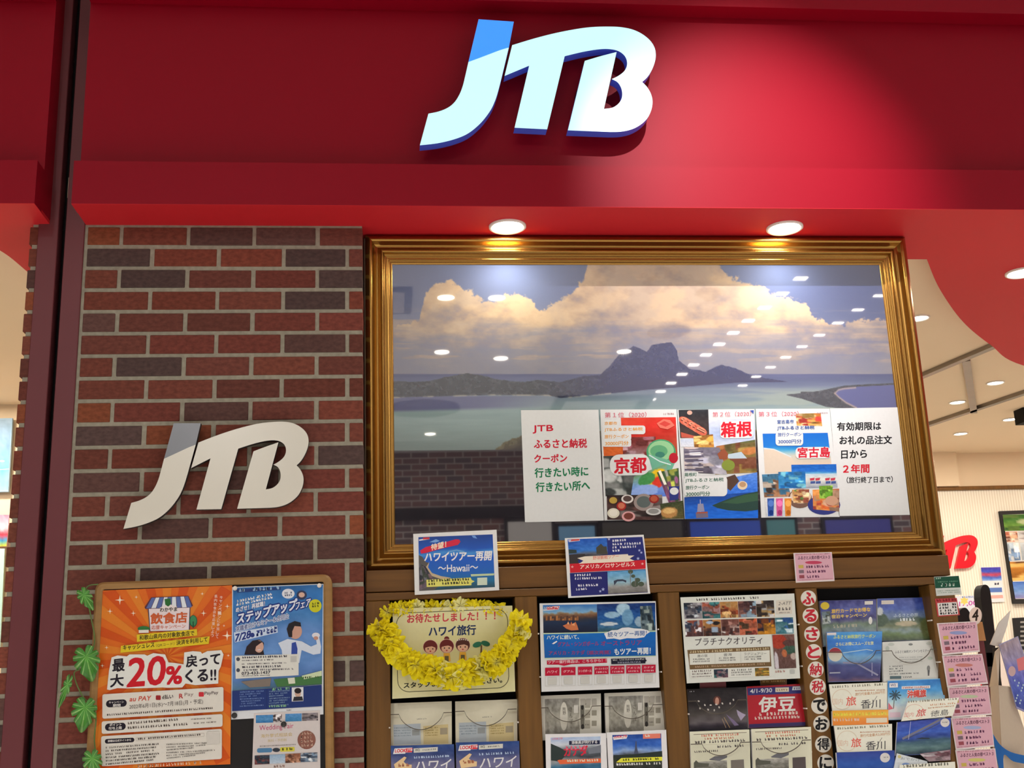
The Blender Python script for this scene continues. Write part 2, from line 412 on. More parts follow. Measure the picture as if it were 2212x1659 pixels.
# fascia: recessed board, lower lip, upper lip, with the gap for the shutter rail
def fascia(x0, x1):
    mb = MB()
    mb.box(x0, x1, YF, -.002, ZS + .012, 4.0, (0, 0, 0))
    mb.box(x0, x1, YL, YF, ZS + .0015, 3.18); mb.box(x0, x1, YL, YF, 3.814, 4.5)
    return mb
struct('wall_fascia', fascia(-1.0345, 6.5), 'red')
struct('wall_fascia_left', fascia(-4.5, -1.150), 'red')

# red soffit behind the lip, cut in curves towards the shop
def slab(pts, z, h): 
    mb = MB(); mb.prism([(x, y, z) for x, y in pts], (0, 0, h)); return mb
def smooth(pts, n=8):
    out = []; P = [np.array(p, float) for p in pts]
    for i in range(len(P) - 1):
        p0, p1, p2, p3 = P[max(0, i - 1)], P[i], P[i + 1], P[min(len(P) - 1, i + 2)]
        for k in range(n):
            t = k / n; out.append(.5 * ((2 * p1) + (-p0 + p2) * t + (2 * p0 - 5 * p1 + 4 * p2 - p3) * t * t + (-p0 + 3 * p1 - 3 * p2 + p3) * t ** 3))
    out.append(P[-1]); return [tuple(p) for p in out]
cv = smooth([(2.11, .321), (2.34, .684), (2.68, 1.151), (3.028, 1.547), (3.441, 1.961), (4.4, 2.5), (6.5, 2.9)])
pts = [(-1.0335, YF + .001)] + [(-1.0335, .321)] + cv + [(6.5, YF + .001)]
mb = slab(pts, ZS, .09); mb.box(-1.0345, 6.5, YL, YF + .001, ZS, ZS + .0014)
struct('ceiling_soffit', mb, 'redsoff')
lp = smooth([(-1.33, .95), (-1.365, .472), (-1.393, .246), (-1.47, .08), (-1.75, -.06), (-4.5, -.08)])
mb = slab([(-1.151, YF + .001), (-1.151, .95)] + lp + [(-4.5, YF + .001)], ZS, .09); mb.box(-4.5, -1.15, YL, YF + .001, ZS, ZS + .0014)
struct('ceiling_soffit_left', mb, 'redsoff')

# shop ceiling (cream), slightly higher than the red soffit, and far wall
mb = MB(); mb.box(-1.1, 9, -.0, 5.2, 3.125, 3.2); struct('ceiling_shop', mb, 'cream')
WY = 5.10
mb = MB(); mb.box(-1.0, 9, WY, WY + .1, 0, 2.815, m=0); mb.box(-1.0, 9, WY - .002, WY + .1, 2.845, 3.125, m=1)
x0 = at(2062, 1020, WY)[0]
mb.box(-1.0, x0, WY - .06, WY, 2.845, 3.125, m=1)       # the set-back bulkhead above the picture rail
struct('wall_back', mb, ['wallp', 'cream'])
mb = MB(); mb.box(-1.0, 9, WY - .03, WY + .02, 2.815, 2.845, bev=.006); struct('trim_1', mb, 'wood')
mb = MB(); mb.box(8.9, 9, -.1, 5.2, 0, 3.2); struct('wall_right', mb, 'cream')

# neighbouring unit beyond the left soffit
mb = MB(); mb.box(-6, -1.28, -.05, 3.0, 3.125, 3.2); struct('ceiling_neighbour', mb, 'cream')
mb = MB(); mb.box(-6, -1.0, 3.0, 3.1, 0, 3.125); struct('wall_neighbour', mb, 'cream')

# partition that carries the big picture and the display cabinet
mb = MB(); mb.box(-.098, 1.915, .118, .32, 0, ZS); struct('wall_partition', mb, 'cream')

# ------------------------------------------------------------------ brick pillar
mb = MB()
XL, XR, PITCH = -1.035, -.100, .0770
even = [at(x, 510, 0)[0] for x in (262, 407, 549, 686)]; odd = [at(x, 557, 0)[0] for x in (328, 472, 613, 750)]
BC = [(118, 66, 52), (112, 62, 50), (94, 66, 60), (130, 72, 48), (84, 66, 62), (118, 62, 48), (108, 62, 52), (122, 66, 52), (114, 60, 50)]
rb = random.Random(3)
mort = .0142
mb2 = MB(); mb2.box(XL, XR - .0015, .0035, .30, 0, ZS, m=1); mb2.box(-1.2055, -1.17, .0035, .30, 0, ZS, m=1)
def brick(x0, x1, z0, z1, i):
    j = lambda a: (rb.random() - .5) * a
    c = BC[rb.randrange(len(BC))]; k = 1 + j(.16); c = tuple(min(255, v * k) for v in c)
    mb2.box(x0 + j(.002), x1 + j(.002), j(.0025), .29, z0 + j(.0015), z1 + j(.0015), c, 0, bev=.0016)
ztop = ZS - .010
for n in range(39):
    z1 = ztop - n * PITCH; z0 = z1 - PITCH + mort
    js = (even if n % 2 == 0 else odd)
    e = [XL + .011] + js + [XR + mort / 2]
    for i in range(len(e) - 1):
        a = e[i] + (0 if i == 0 else mort / 2); b = e[i + 1] - mort / 2
        if b - a > .012: brick(a, b, z0, z1, n)
    # slim return of the pillar left of the shutter rail
    brick(-1.214 + (n % 2) * .001, -1.17, z0, z1, n)
struct('wall_left', mb2, ['brick', 'mortar'])

# ------------------------------------------------------------------ shutter guide rail
t = thing('shutter_guide_rail', 'tall maroon steel shutter guide rail with a black slot, beside the brick pillar', 'rail', (-1.11, 0, 0))
for xa, xb in ((-1.187, -1.122), (-1.0985, -1.0352)):
    mb = MB(); mb.box(xa, xb, -.004, .10, 0, ZS + .95, bev=.002); part('post', mb, 'maroon', t)
mb = MB(); mb.box(-1.122, -1.0985, .05, .10, 0, ZS + .95); part('slot', mb, 'black', t)

# ------------------------------------------------------------------ company letters
def smooth_path(P):
    """(x,y,corner) list, closed; runs between corners become splines"""
    n = len(P); st = next(i for i in range(n) if P[i][2]); P = P[st:] + P[:st] + [P[st]]
    out = []; run = [P[0]]
    for p in P[1:]:
        run.append(p)
        if p[2]:
            if len(run) == 2: out.append(run[0][:2])
            else: out += smooth([q[:2] for q in run], 6)[:-1]
            run = [p]
    return out
JCAP = [(535, 135, 1), (765, 135, 1), (722, 318, 1), (665, 340, 0), (600, 370, 0), (525, 405, 0), (452, 438, 1)]
JBODY = [(722, 318, 1), (640, 610, 0), (600, 720, 0), (560, 790, 0), (500, 865, 0), (420, 935, 0), (330, 980, 0), (220, 1015, 0), (105, 1037, 1), (172, 815, 1), (240, 795, 0), (300, 765, 0), (345, 725, 0), (380, 670, 0), (405, 610, 0), (425, 540, 0), (452, 438, 1), (525, 405, 0), (600, 370, 0), (665, 340, 0)]
TB = [(745, 300, 1), (900, 240, 0), (1050, 190, 0), (1200, 150, 0), (1300, 132, 0), (1400, 123, 0), (1470, 122, 0), (1540, 132, 0), (1600, 157, 0), (1650, 197, 0), (1678, 243, 0), (1685, 290, 0), (1678, 340, 0), (1655, 400, 0), (1622, 455, 0), (1583, 495, 1), (1612, 527, 0), (1634, 570, 0), (1642, 620, 0), (1632, 680, 0), (1600, 745, 0), (1550, 795, 0), (1490, 830, 0), (1420, 850, 0), (1350, 857, 1), (1075, 865, 1), (1215, 375, 1), (1320, 335, 0), (1428, 298, 1), (1320, 700, 1), (1375, 688, 0), (1415, 660, 0), (1440, 622, 0), (1447, 580, 0), (1440, 540, 0), (1420, 508, 0), (1385, 489, 1), (1430, 463, 0), (1470, 428, 0), (1490, 388, 0), (1490, 345, 0), (1470, 310, 0), (1430, 287, 0), (1370, 281, 0), (1300, 290, 0), (1200, 315, 0), (1085, 352, 1), (940, 868, 1), (728, 872, 1), (848, 435, 1), (683, 518, 1)]
def lp2(P): return [(240 + x * .25316, 880 + y * .25316) for x, y in smooth_path(P)]
YB1 = -.045
def plane_pts(P): return np.array([at(x, y, YB1)[[0, 2]] for x, y in P])
src = np.array([at(240 + x * .25316, 880 + y * .25316, YB1)[[0, 2]] for x, y in ((535, 135), (765, 135), (105, 1037), (1075, 865), (1583, 495), (1685, 290), (728, 872))])
def letters(root, mats, Y, depth, A):
    for nm, P, fm in (('letter_tip', JCAP, mats[1]), ('letter_j', JBODY, mats[0]), ('letter_tb', TB, mats[0])):
        q = plane_pts(lp2(P)); q = np.c_[q, np.ones(len(q))] @ A
        mb = MB(); mb.prism([(x, Y, z) for x, z in q], (0, depth, 0), m=0, ms=1)
        o = part(nm, mb, [fm, mats[2]], root)
        if nm == 'letter_tip': o['label'] = 'coloured upper tip of the first letter'
        for k in range(3 if nm == 'letter_tb' else 1):
            pass
I3 = np.array([[1, 0], [0, 1], [0, 0]], float)
t = thing('letter_sign', 'cream and grey unlit three letter company sign mounted on the brick pillar', 'sign', (-.65, YB1, 2.0))
letters(t, ['white', 'grey', 'side'], YB1, .022, I3)
for x, y in ((330, 1090), (455, 1050), (560, 1060), (620, 940)):
    mb = MB(); p = at(x, y, -.02); mb.box(p[0] - .006, p[0] + .006, -.024, .004, p[2] - .006, p[2] + .006)
    part('stand_off', mb, 'side', t)
YT = -.19
dst = np.array([at(x, y, YT)[[0, 2]] for x, y in ((1033.8, 41.5), (1109.5, 43.4), (908.2, 318), (1225.8, 278), (1387, 169.6), (1417.8, 126), (1110.5, 276))])
A = np.linalg.lstsq(np.c_[src, np.ones(len(src))], dst, rcond=None)[0]
t = thing('illuminated_sign', 'glowing white and blue three letter company sign on the red fascia', 'sign', (.35, YT, 3.5))
letters(t, ['lit_white', 'lit_blue', 'lit_side'], YT, .042, A)
for x, y in ((985, 250), (1150, 200), (1250, 200), (1370, 230)):
    mb = MB(); p = at(x, y, -.15); mb.box(p[0] - .008, p[0] + .008, YT + .04, YF + .004, p[2] - .008, p[2] + .008)
    part('stand_off', mb, 'side', t)

# ------------------------------------------------------------------ recessed downlights
def lathe(prof, cx_, cy_, n=32, m=0, col=(255, 255, 255)):
    V = []; F = []
    for r, z in prof:
        for i in range(n):
            a = 2 * math.pi * i / n; V.append((cx_ + r * math.cos(a), cy_ + r * math.sin(a), z))
    for j in range(len(prof) - 1):
        for i in range(n): F.append((j * n + i, j * n + (i + 1) % n, (j + 1) * n + (i + 1) % n, (j + 1) * n + i))
    return V, F
def downlight(x, y, z, r, label, lampm='lamp', group='recessed downlights', name='downlight'):
    t = thing(name, label, 'light', (x, y, z), group)
    mb = MB(); V, F = lathe([(r, z), (r, z - .006), (r * .93, z - .009), (r * .80, z - .004), (r * .78, z - .001)], x, y); mb.add(V, F, smooth=True); part('rim', mb, 'rim', t)
    mb = MB(); n = 32
    if lampm == 'lamp': lamp('downlight_lamp', 'SPOT', (x, y, z - .012), (x, y + .004, 0), 15, (1, .93, .80), spot_size=math.radians(120), spot_blend=.8, shadow_soft_size=.05)
    V = [(x, y, z - .0045)] + [(x + r * .8 * math.cos(2 * math.pi * i / n), y + r * .8 * math.sin(2 * math.pi * i / n), z - .0035) for i in range(n)]
    mb.add(V, [(0, 1 + (i + 1) % n, 1 + i) for i in range(n)]); part('lens', mb, lampm, t)
    return t
downlight(.408, -.004, ZS, .066, 'bright recessed downlight above the left part of the gold picture frame')
downlight(1.418, -.003, ZS, .066, 'bright recessed downlight above the right part of the gold picture frame')
downlight(2.591, .47, ZS, .066, 'bright recessed downlight in the red soffit at the right edge')
# ================================================================== BIG FRAMED PICTURE
FY = .063
fx0, fx1, fz0, fz1 = -.0925, 1.909, 1.842, 3.024
ix0, ix1, iz0, iz1 = .0025, 1.806, 1.928, 2.920
pic_root = thing('framed_picture', 'large gold framed picture of a tropical lagoon, hung over the brochure cabinet', 'picture', (fx0, FY, fz0))
# moulding profile: s = 0 outer edge .. 1 inner edge, depth (towards camera is minus)
prof = [(0, .055), (0, .016), (.05, .010), (.10, .005), (.15, .001), (.20, .0), (.25, .003), (.29, .010), (.34, .018), (.40, .022), (.46, .022), (.52, .015), (.56, .006), (.60, .001), (.64, .001), (.68, .008), (.70, .018), (.78, .020), (.80, .024), (.86, .024), (.88, .029), (.95, .031), (1, .034), (1, .05)]
prof = smooth(prof[:2], 1) + smooth(prof[1:-2], 5)[1:] + prof[-2:]
mb = MB()
for side in range(4):
    V = []; F = []
    for s, d in prof:
        a, b = fx0 + (ix0 - fx0) * s, fx1 + (ix1 - fx1) * s; c, e = fz0 + (iz0 - fz0) * s, fz1 + (iz1 - fz1) * s
        q = [(a, FY + d, c), (b, FY + d, c), (b, FY + d, e), (a, FY + d, e)]; V += [q[side], q[(side + 1) % 4]]
    for j in range(len(prof) - 1): F.append((j * 2, j * 2 + 1, j * 2 + 3, j * 2 + 2))
    mb.add(V, F, smooth=True)
part('frame', mb, 'gold', pic_root)

def lagoon(px, py):
    N = lambda sx, sy, s, o=4: fbm(px / sx, py / sy, s, o)
    t = (py - 560) / 250
    c = ramp(t, [(0, (104, 122, 168)), (.35, (116, 130, 170)), (.7, (140, 146, 172)), (1, (146, 150, 168))])
    rt = sst(1500, 1950, px) * (1 - sst(.35, 1.0, t)); c = mixc(c, (78, 92, 138), rt * .8)
    # cumulus: ragged upper outline, fading below
    X = [840, 905, 917, 935, 968, 1003, 1040, 1060, 1092, 1120, 1145, 1166, 1180, 1200, 1238, 1262, 1276, 1540, 1549, 1570, 1590, 1612, 1640, 1665, 1700, 1740, 1760, 1800, 1850, 1900, 1980]
    Yt = [705, 690, 640, 618, 604, 622, 646, 652, 629, 630, 645, 674, 664, 648, 624, 598, 540, 540, 572, 592, 598, 606, 616, 629, 638, 655, 688, 702, 694, 686, 690]
    top = np.interp(px, X, Yt) + (N(16, 16, 2) - .5) * 26 + (N(5, 5, 7, 3) - .5) * 9
    d = sst(-1, 5, py - top)
    low = sst(690, 770, py + (N(120, 14, 4) - .5) * 90)
    d = d * (1 - .82 * low)
    st = sst(.50, .66, N(130, 11, 11)) * sst(660, 700, py) * (1 - sst(770, 800, py)) * .55
    d = np.clip(np.maximum(d * (.86 + .14 * sst(.35, .6, N(60, 40, 13))), st), 0, 1)
    holes = sst(.54, .68, N(70, 30, 17)) * sst(1180, 1320, px) * 0.0
    sh = N(52, 34, 21, 5)
    cc = ramp(np.clip(1.15 - (py - 560) / 260 + (sh - .5) * 2.0, 0, 1), [(0, (158, 148, 158)), (.35, (190, 168, 150)), (.7, (222, 192, 156)), (1, (236, 206, 166))])
    c = mixc_a(c, cc, d * (1 - holes))
    # sea
    e = (py - 808)
    sea = ramp(np.clip(e / 165, 0, 1), [(0, (92, 100, 146)), (.10, (104, 116, 154)), (.2, (136, 152, 176)), (.36, (150, 174, 182)), (.5, (166, 196, 196)), (.75, (150, 178, 174)), (1, (128, 150, 146))])
    n = fbm((px + py * 2.2) / 160, py / 13, 31); sea = sea + ((n - .5) * 26)[..., None]
    lf = (1 - sst(1000, 1250, px)) * sst(852, 858, py) * (1 - sst(884, 893, py - (px - 850) * -.03))
    sea = mixc(sea, (108, 112, 160), lf * .85)
    shal = sst(1380, 1700, px) * sst(832, 850, py) * sst(.42, .6, fbm(px / 190, py / 16, 37)); sea = mixc(sea, (186, 200, 182), shal * .6)
    c = mixc_a(c, sea, sst(-.7, .7, e))
    # islands
    rg = (N(9, 9, 41, 3) - .5)
    sil = np.interp(px, [840, 853, 890, 928, 973, 1010, 1042, 1079, 1132, 1161, 1211, 1264, 1296, 1318, 1339, 1352, 1368, 1380, 1397, 1402, 1408, 1425, 1450, 1462, 1466, 1488, 1525, 1543, 1560, 1588, 1612, 1652, 1705, 1720], [824, 823, 825, 823, 812, 806, 811, 821, 825, 821, 825, 812, 810, 790, 764, 758, 748, 752, 760, 754, 745, 742, 739, 756, 778, 796, 803, 793, 788, 795, 807, 817, 825, 830]) + rg * 3
    base = np.interp(px, [840, 1065, 1185, 1211, 1400, 1475, 1586, 1705, 1712], [859, 853, 854, 860, 842, 836, 827, 825, 800])
    mnt = ramp(np.clip((px - 1150) / 170, 0, 1), [(0, (74, 82, 92)), (1, (62, 68, 112))]) + ((N(7, 5, 43, 4) - .5) * 50)[..., None] * np.clip(1.25 - (px - 1100) / 330, .35, 1)[..., None]
    mnt = mixc(mnt, (66, 66, 104), sst(800, 836, py) * sst(1240, 1400, px) * .8)
    m = sst(-.8, .8, py - sil) * (1 - sst(-.8, .8, py - base)) * (px < 1712)
    c = mixc_a(c, mnt, m)
    bz = np.exp(-((py - base) / 1.6) ** 2) * (px < 1320) * sst(.35, .55, N(30, 30, 47)); c = mixc(c, (206, 202, 184), bz * .8)
    # headland on the right
    ut = np.interp(px, [1690, 1700, 1735, 1771, 1800, 1824, 1870, 1917, 1960], [866, 852, 849, 844, 838, 833, 830, 828, 826])
    lb = np.interp(px, [1695, 1700, 1731, 1785, 1851, 1852], [852, 854, 861, 879, 884, 830])
    inner = np.interp(px, [1800, 1803, 1811, 1824, 1860, 1910, 1960], [884, 849, 841, 838, 835, 832.5, 830])
    lo2 = np.where(px > 1806, np.minimum(lb, inner + np.where(px < 1852, np.interp(px, [1803, 1811, 1851], [0, 0, 0]), 0)), lb)
    hd = (sst(-.7, .7, py - ut) * (1 - sst(-.7, .7, py - np.where(px < 1805, lb, inner)))) * (px > 1698)
    tail = (px > 1730) * (px < 1856) * sst(-.8, .8, py - np.interp(px, [1780, 1803, 1812, 1828, 1852], [846, 849, 858, 870, 882])) * (1 - sst(-.8, .8, py - np.interp(px, [1731, 1785, 1851], [861, 879, 885])))
    lag = (px > 1800) * sst(-.6, .6, py - inner) * (1 - sst(-.8, .8, py - np.interp(px, [1803, 1812, 1828, 1852, 1960], [849, 858, 870, 884, 905])))
    c = mixc(c, (104, 110, 168), np.clip(lag, 0, 1)); hh = np.clip(np.maximum(hd, tail), 0, 1)
    c = mixc_a(c, np.array((78, 82, 92.)) + ((N(5, 4, 53, 3) - .5) * 36)[..., None], hh)
    snd = np.exp(-((py - np.interp(px, [1803, 1812, 1828, 1852], [849, 858, 870, 882])) / 2.2) ** 2) * (px > 1802) * (px < 1852) + np.exp(-((py - inner - 1.5) / 1.8) ** 2) * (px > 1803) * (px < 1850)
    c = mixc(c, (196, 178, 172), np.clip(snd, 0, 1) * .9)
    # wooded spit and the dark near shore
    sp = np.interp(px, [1060, 1072, 1090, 1110, 1135, 1400, 2000], [985, 968, 955, 947, 938, 930, 925]) + rg * 8
    s = sst(-1, 1, py - sp) * (px > 1066); c = mixc_a(c, ramp(np.clip((py - sp) / 30, 0, 1), [(0, (112, 106, 70)), (.5, (84, 78, 54)), (1, (34, 30, 28))]) + ((N(6, 6, 57, 3) - .5) * 50)[..., None], np.clip(s, 0, 1))
    sh = sst(-1.2, 1.2, py - (974 - (px - 850) * .01)); c = mixc_a(c, np.array((46, 42, 50.)) + ((N(40, 20, 61) - .5) * 12)[..., None], sh)
    return c
def mixc_a(c, d, t): return c * (1 - t[..., None]) + d * t[..., None]
# the print, as a fine grid; colours are those of the paper itself
GY = FY + .036
nx, ny = 720, 410
X = np.linspace(ix0 - .004, ix1 + .004, nx + 1); Z = np.linspace(iz1 + .004, iz0 - .004, ny + 1)
XX, ZZ = np.meshgrid(X, Z)
P = np.stack([XX, np.full_like(XX, GY), ZZ], -1)
cc = (P - CAM) @ MW.T
PX = CX + FPX * cc[..., 0] / -cc[..., 2]; PY = CY - FPX * cc[..., 1] / -cc[..., 2]
C = lin(np.clip(lagoon(PX, PY), 0, 255)) * .70
w = nx + 1
I = (np.arange(ny)[:, None] * w + np.arange(nx)[None, :]).ravel()
Fq = np.stack([I, I + w, I + w + 1, I + 1], 1)
me = bpy.data.meshes.new('print'); V = P.reshape(-1, 3) - np.array(pic_root.location)
me.vertices.add(len(V)); me.vertices.foreach_set('co', V.astype(np.float32).ravel())
me.loops.add(Fq.size); me.loops.foreach_set('vertex_index', Fq.astype(np.int32).ravel())
me.polygons.add(len(Fq)); me.polygons.foreach_set('loop_start', (np.arange(len(Fq)) * 4).astype(np.int32))
a = me.color_attributes.new('Col', 'FLOAT_COLOR', 'CORNER'); q = np.ones((Fq.size, 4), np.float32); q[:, :3] = C.reshape(-1, 3)[Fq.ravel()]; a.data.foreach_set('color', q.ravel())
me.materials.append(M['picture']); me.update(calc_edges=True)
o = bpy.data.objects.new('print', me); COL.objects.link(o); o.parent = pic_root

# ================================================================== BROCHURE CABINET
CYF = .03
def X_(px, py=1320, Y=CYF): return at(px, py, Y)[0]
cx0, cx1 = -.094, X_(2056, 1230)
zt = at(1400, 1216, .04)[2]; zm = at(1400, 1262, .04)[2]; zo = at(1400, 1280, CYF)[2]
cab = thing('display_cabinet', 'dark wooden brochure display cabinet with four open bays under the picture', 'cabinet', (cx0, CYF, 0))
mb = MB(); mb.box(cx0, cx1, .044, .117, zm, zt, bev=.002); part('top_board', mb, 'woodh', cab)
mb = MB(); mb.box(cx0, cx1, CYF, .117, zo, zm - .0035, bev=.002); part('top_rail', mb, 'woodh', cab)
st = [(None, 842), (1113, 1161), (1423, 1470), (1722, 1769), (2014, None)]
for a, b in st:
    xa = cx0 if a is None else X_(a); xb = cx1 if b is None else X_(b)
    mb = MB(); mb.box(xa, xb, CYF, .117, .12, zo - .001, bev=.002); part('stile', mb, 'wood', cab)
mb = MB(); mb.box(cx0 + .004, cx1 - .004, .1135, .1172, .12, zo); part('back_panel', mb, 'black', cab)
mb = MB(); mb.box(cx0, cx1, .0, .117, 0, .12); part('plinth', mb, 'dark', cab)

def pocket(x0, x1, yl, yr, depth, Y, arc=None, cs=(0, 0, 1)):
    """clear front of a brochure pocket; the upper edge dips in a finger notch (pixels of the crop)"""
    q = lambda x, y: at(cs[0] + x * cs[2], cs[1] + y * cs[2], Y)
    if arc:
        a, b, dp = arc; ym = lambda x: yl + (yr - yl) * (x - x0) / (x1 - x0)
        top = [(x0, yl)] + [(a + (b - a) * i / 20, ym(a + (b - a) * i / 20) + dp * math.sin(math.pi * i / 20) ** .62) for i in range(21)] + [(x1, yr)]
    else: top = [(x0, yl), (x1, yr)]
    pts = top + [(x1, yr + depth), (x0, yl + depth)]
    mb = MB(); mb.prism([q(*p) for p in pts], (0, .0022, 0), m=0, ms=0)
    n = len(top)
    P3 = [np.array(q(*p)) for p in top]
    V = []; F = []
    for p in P3: V += [p + (0, -.0006, 0), p + (0, -.0006, -.0026), p + (0, .0028, -.0026), p + (0, .0028, 0)]
    for i in range(n - 1):
        for k in range(4): F.append((i * 4 + k, (i + 1) * 4 + k, (i + 1) * 4 + (k + 1) % 4, i * 4 + (k + 1) % 4))
    mb.add(V, F, m=1)
    part('brochure_pocket', mb, ['clear', 'clear_edge'], cab)

for x, y in ((1163, 1369), (1421.6, 1359.5), (1167, 1462.4), (1428, 1451.3), (841.5, 1572), (1119, 1560), (1487.5, 1542.5), (1742, 1530.5), (1752, 1624), (1725, 1349), (1732, 1439), (2012, 1340), (2030, 1430)):
    c_ = at(x, y, .022); mb = MB(); mb.box(c_[0] - .0022, c_[0] + .0022, .018, .05, c_[2] - .0022, c_[2] + .0022, bev=.0008); part('shelf_peg', mb, 'rim', cab)

# ================================================================== SHEETS ON THE PICTURE GLASS
GP = GY - .003
ZA = (1120, 870, .23508); ZB = (1460, 870, .23508)
RED, GRN, BLK = (204, 26, 52), (20, 124, 78), (26, 26, 30)
WHT = (226, 229, 226)
p = Paper([(22, 68), (735, 64), (785, 1082), (60, 1098)], GP, base=WHT, thick=.0006, cs=ZA)
p.text('JTB', 132, 282, 318, 276, 72, RED, .03)
p.text('ふるさと納税', 143, 420, 628, 412, 82, RED, .03)
p.text('クーポン', 145, 548, 445, 544, 72, RED, .03)
p.text('行きたい時に', 150, 688, 640, 672, 86, GRN, .03)
p.text('行きたい所へ', 160, 820, 655, 802, 86, GRN, .03)
p.done('paper_notice', 'white paper on the picture glass with red and green lines, leftmost of five', 'notice', 'sheets taped on the picture glass')

p = Paper([(752, 62), (1452, 60), (1518, 1068), (790, 1082)], GP, base=WHT, thick=.0006, cs=ZA)
def red_shop(u, v): return ramp(np.clip(u * .3 + v * .9, 0, 1), [(0, (222, 70, 42)), (.35, (226, 48, 36)), (.7, (196, 52, 34)), (1, (170, 70, 40))]) + (fbm(u * 6, v * 8, 2) - .5)[..., None] * 40
p.photo([(940, 138), (1445, 132), (1462, 480), (960, 500)], red_shop, 40, 30)
p.photo([(778, 400), (1020, 396), (1020, 500), (785, 500)], pic([(0, (226, 110, 40)), (1, (214, 96, 40))], 3), 14, 8)
p.photo([(780, 490), (1130, 480), (1240, 860), (800, 860)], mosaic([(60, 66, 64), (90, 96, 92), (150, 154, 150), (186, 190, 186), (120, 124, 122)], 5, 5), 44, 44)
p.photo([(960, 320), (1260, 310), (1260, 500), (960, 510)], mosaic([(120, 44, 40), (150, 110, 110), (220, 130, 150), (236, 190, 200)], 6, 4), 30, 22)
p.ell(1310, 455, 135, 120, (70, 160, 110)); p.ell(1310, 440, 118, 92, (150, 206, 150)); p.ell(1290, 445, 80, 56, (96, 170, 120)); p.ell(1300, 478, 44, 28, (60, 130, 110))
p.poly([(1190, 470), (1440, 545), (1400, 640), (1240, 660)], (110, 180, 150)); p.stroke([(1200, 480), (1300, 540), (1400, 570)], 10, (220, 240, 236)); p.ell(1424, 508, 42, 48, (186, 24, 44))
p.photo([(1060, 680), (1360, 560), (1370, 860), (1030, 870)], blobs([(0, (120, 170, 120)), (.5, (130, 170, 226)), (1, (90, 130, 226))], [(.7, .35, .3, .3, (240, 200, 30)), (.75, .5, .18, .2, (226, 60, 40)), (.4, .3, .25, .25, (70, 150, 80)), (.35, .75, .4, .25, (150, 180, 240))], 8, 24), 36, 34)
p.photo([(1270, 640), (1470, 600), (1490, 900), (1380, 920)], mosaic([(60, 90, 50), (150, 90, 130), (190, 200, 90), (236, 236, 220)], 12, 4), 26, 30)
p.poly([(1378, 770), (1478, 766), (1466, 890), (1390, 900)], (44, 54, 130)); p.ell(1430, 812, 40, 34, (226, 228, 226))
p.poly([(1283, 630), (1306, 620), (1362, 750), (1338, 756)], (250, 248, 226))
p.photo([(810, 850), (1320, 845), (1325, 1078), (816, 1076)], mosaic([(44, 34, 32), (70, 50, 46), (120, 110, 106), (90, 60, 56)], 14, 6), 50, 26)
for x, y, rx, ry, a, b in ((870, 900, 52, 44, (60, 36, 30), (190, 160, 70)), (1000, 885, 56, 40, (226, 220, 214), (90, 70, 66)), (1150, 915, 92, 78, (160, 146, 140), (96, 106, 104)), (945, 950, 44, 40, (170, 40, 36), (210, 120, 90)), (1245, 885, 46, 40, (150, 40, 36), (190, 90, 60)), (872, 1015, 56, 46, (226, 222, 200), (240, 236, 220)), (1010, 1045, 62, 46, (230, 170, 170), (120, 60, 50)), (1240, 1000, 70, 34, (210, 210, 206), (150, 150, 146))):
    p.ell(x, y, rx, ry, a); p.ell(x, y - 3, rx * .7, ry * .68, b)
p.photo([(1300, 930), (1510, 900), (1516, 1066), (1318, 1070)], blobs([(0, (60, 70, 40)), (1, (96, 90, 50))], [(.35, .6, .4, .35, (190, 140, 80)), (.35, .5, .28, .18, (230, 190, 120))], 20, 40), 26, 20)
p.rrect(770, 155, 925, 215, 18, WHT); p.rrect(770, 210, 1165, 290, 24, WHT); p.rrect(770, 280, 1035, 345, 18, WHT); p.rrect(770, 330, 1035, 405, 20, WHT)
YO = (232, 160, 40)
p.text('京都市', 790, 206, 905, 204, 30, YO, .02); p.text('JTBふるさと納税', 790, 268, 1140, 262, 36, YO, .02); p.text('旅行クーポン', 790, 330, 1010, 326, 34, YO, .02); p.text('30000円分', 795, 395, 1010, 390, 38, YO, .02)
p.text('第１位（2020）', 792, 140, 1175, 134, 50, (214, 86, 110), .0)
p.tiny(1330, 110, 1430, 108, 14, (190, 150, 150), 3)
p.poly([(1268, 190), (1330, 152), (1392, 160), (1434, 210), (1370, 246), (1300, 232)], (236, 120, 100)); p.poly([(1290, 196), (1340, 168), (1400, 196), (1350, 222)], (214, 70, 60))
p.rrect(838, 478, 1208, 672, 84, WHT, 8); p.text('京都', 880, 652, 1172, 640, 140, (208, 24, 46), .035)
p.done('paper_poster', 'poster on the picture glass with food bowls and two red characters on white', 'poster', 'sheets taped on the picture glass')

p = Paper([(14, 64), (722, 58), (756, 1060), (80, 1068)], GP, base=WHT, thick=.0006, cs=ZB)
p.photo([(24, 66), (298, 62), (306, 320), (40, 326)], pic([(0, (40, 44, 50)), (.5, (58, 48, 48)), (1, (72, 58, 52))], 21, 4, 4, 30), 30, 30)
for k in range(5):
    x, y = 84 + 36 * k, 170 + 22 * k
    p.ell(x, y, 62, 36, ((214, 104, 78), (228, 128, 100))[k % 2], rot=.5); p.ell(x + 6, y - 8, 46, 20, ((236, 156, 124), (226, 120, 92))[k % 2], rot=.5)
    p.stroke([(x - 40, y - 14), (x + 34, y + 22)], 8, (90, 40, 32)); p.stroke([(x - 20, y - 26), (x + 44, y + 6)], 6, (110, 52, 40))
p.poly([(44, 270), (150, 300), (250, 318), (160, 324), (50, 320)], (196, 90, 70)); p.ell(126, 92, 24, 20, (214, 170, 150))
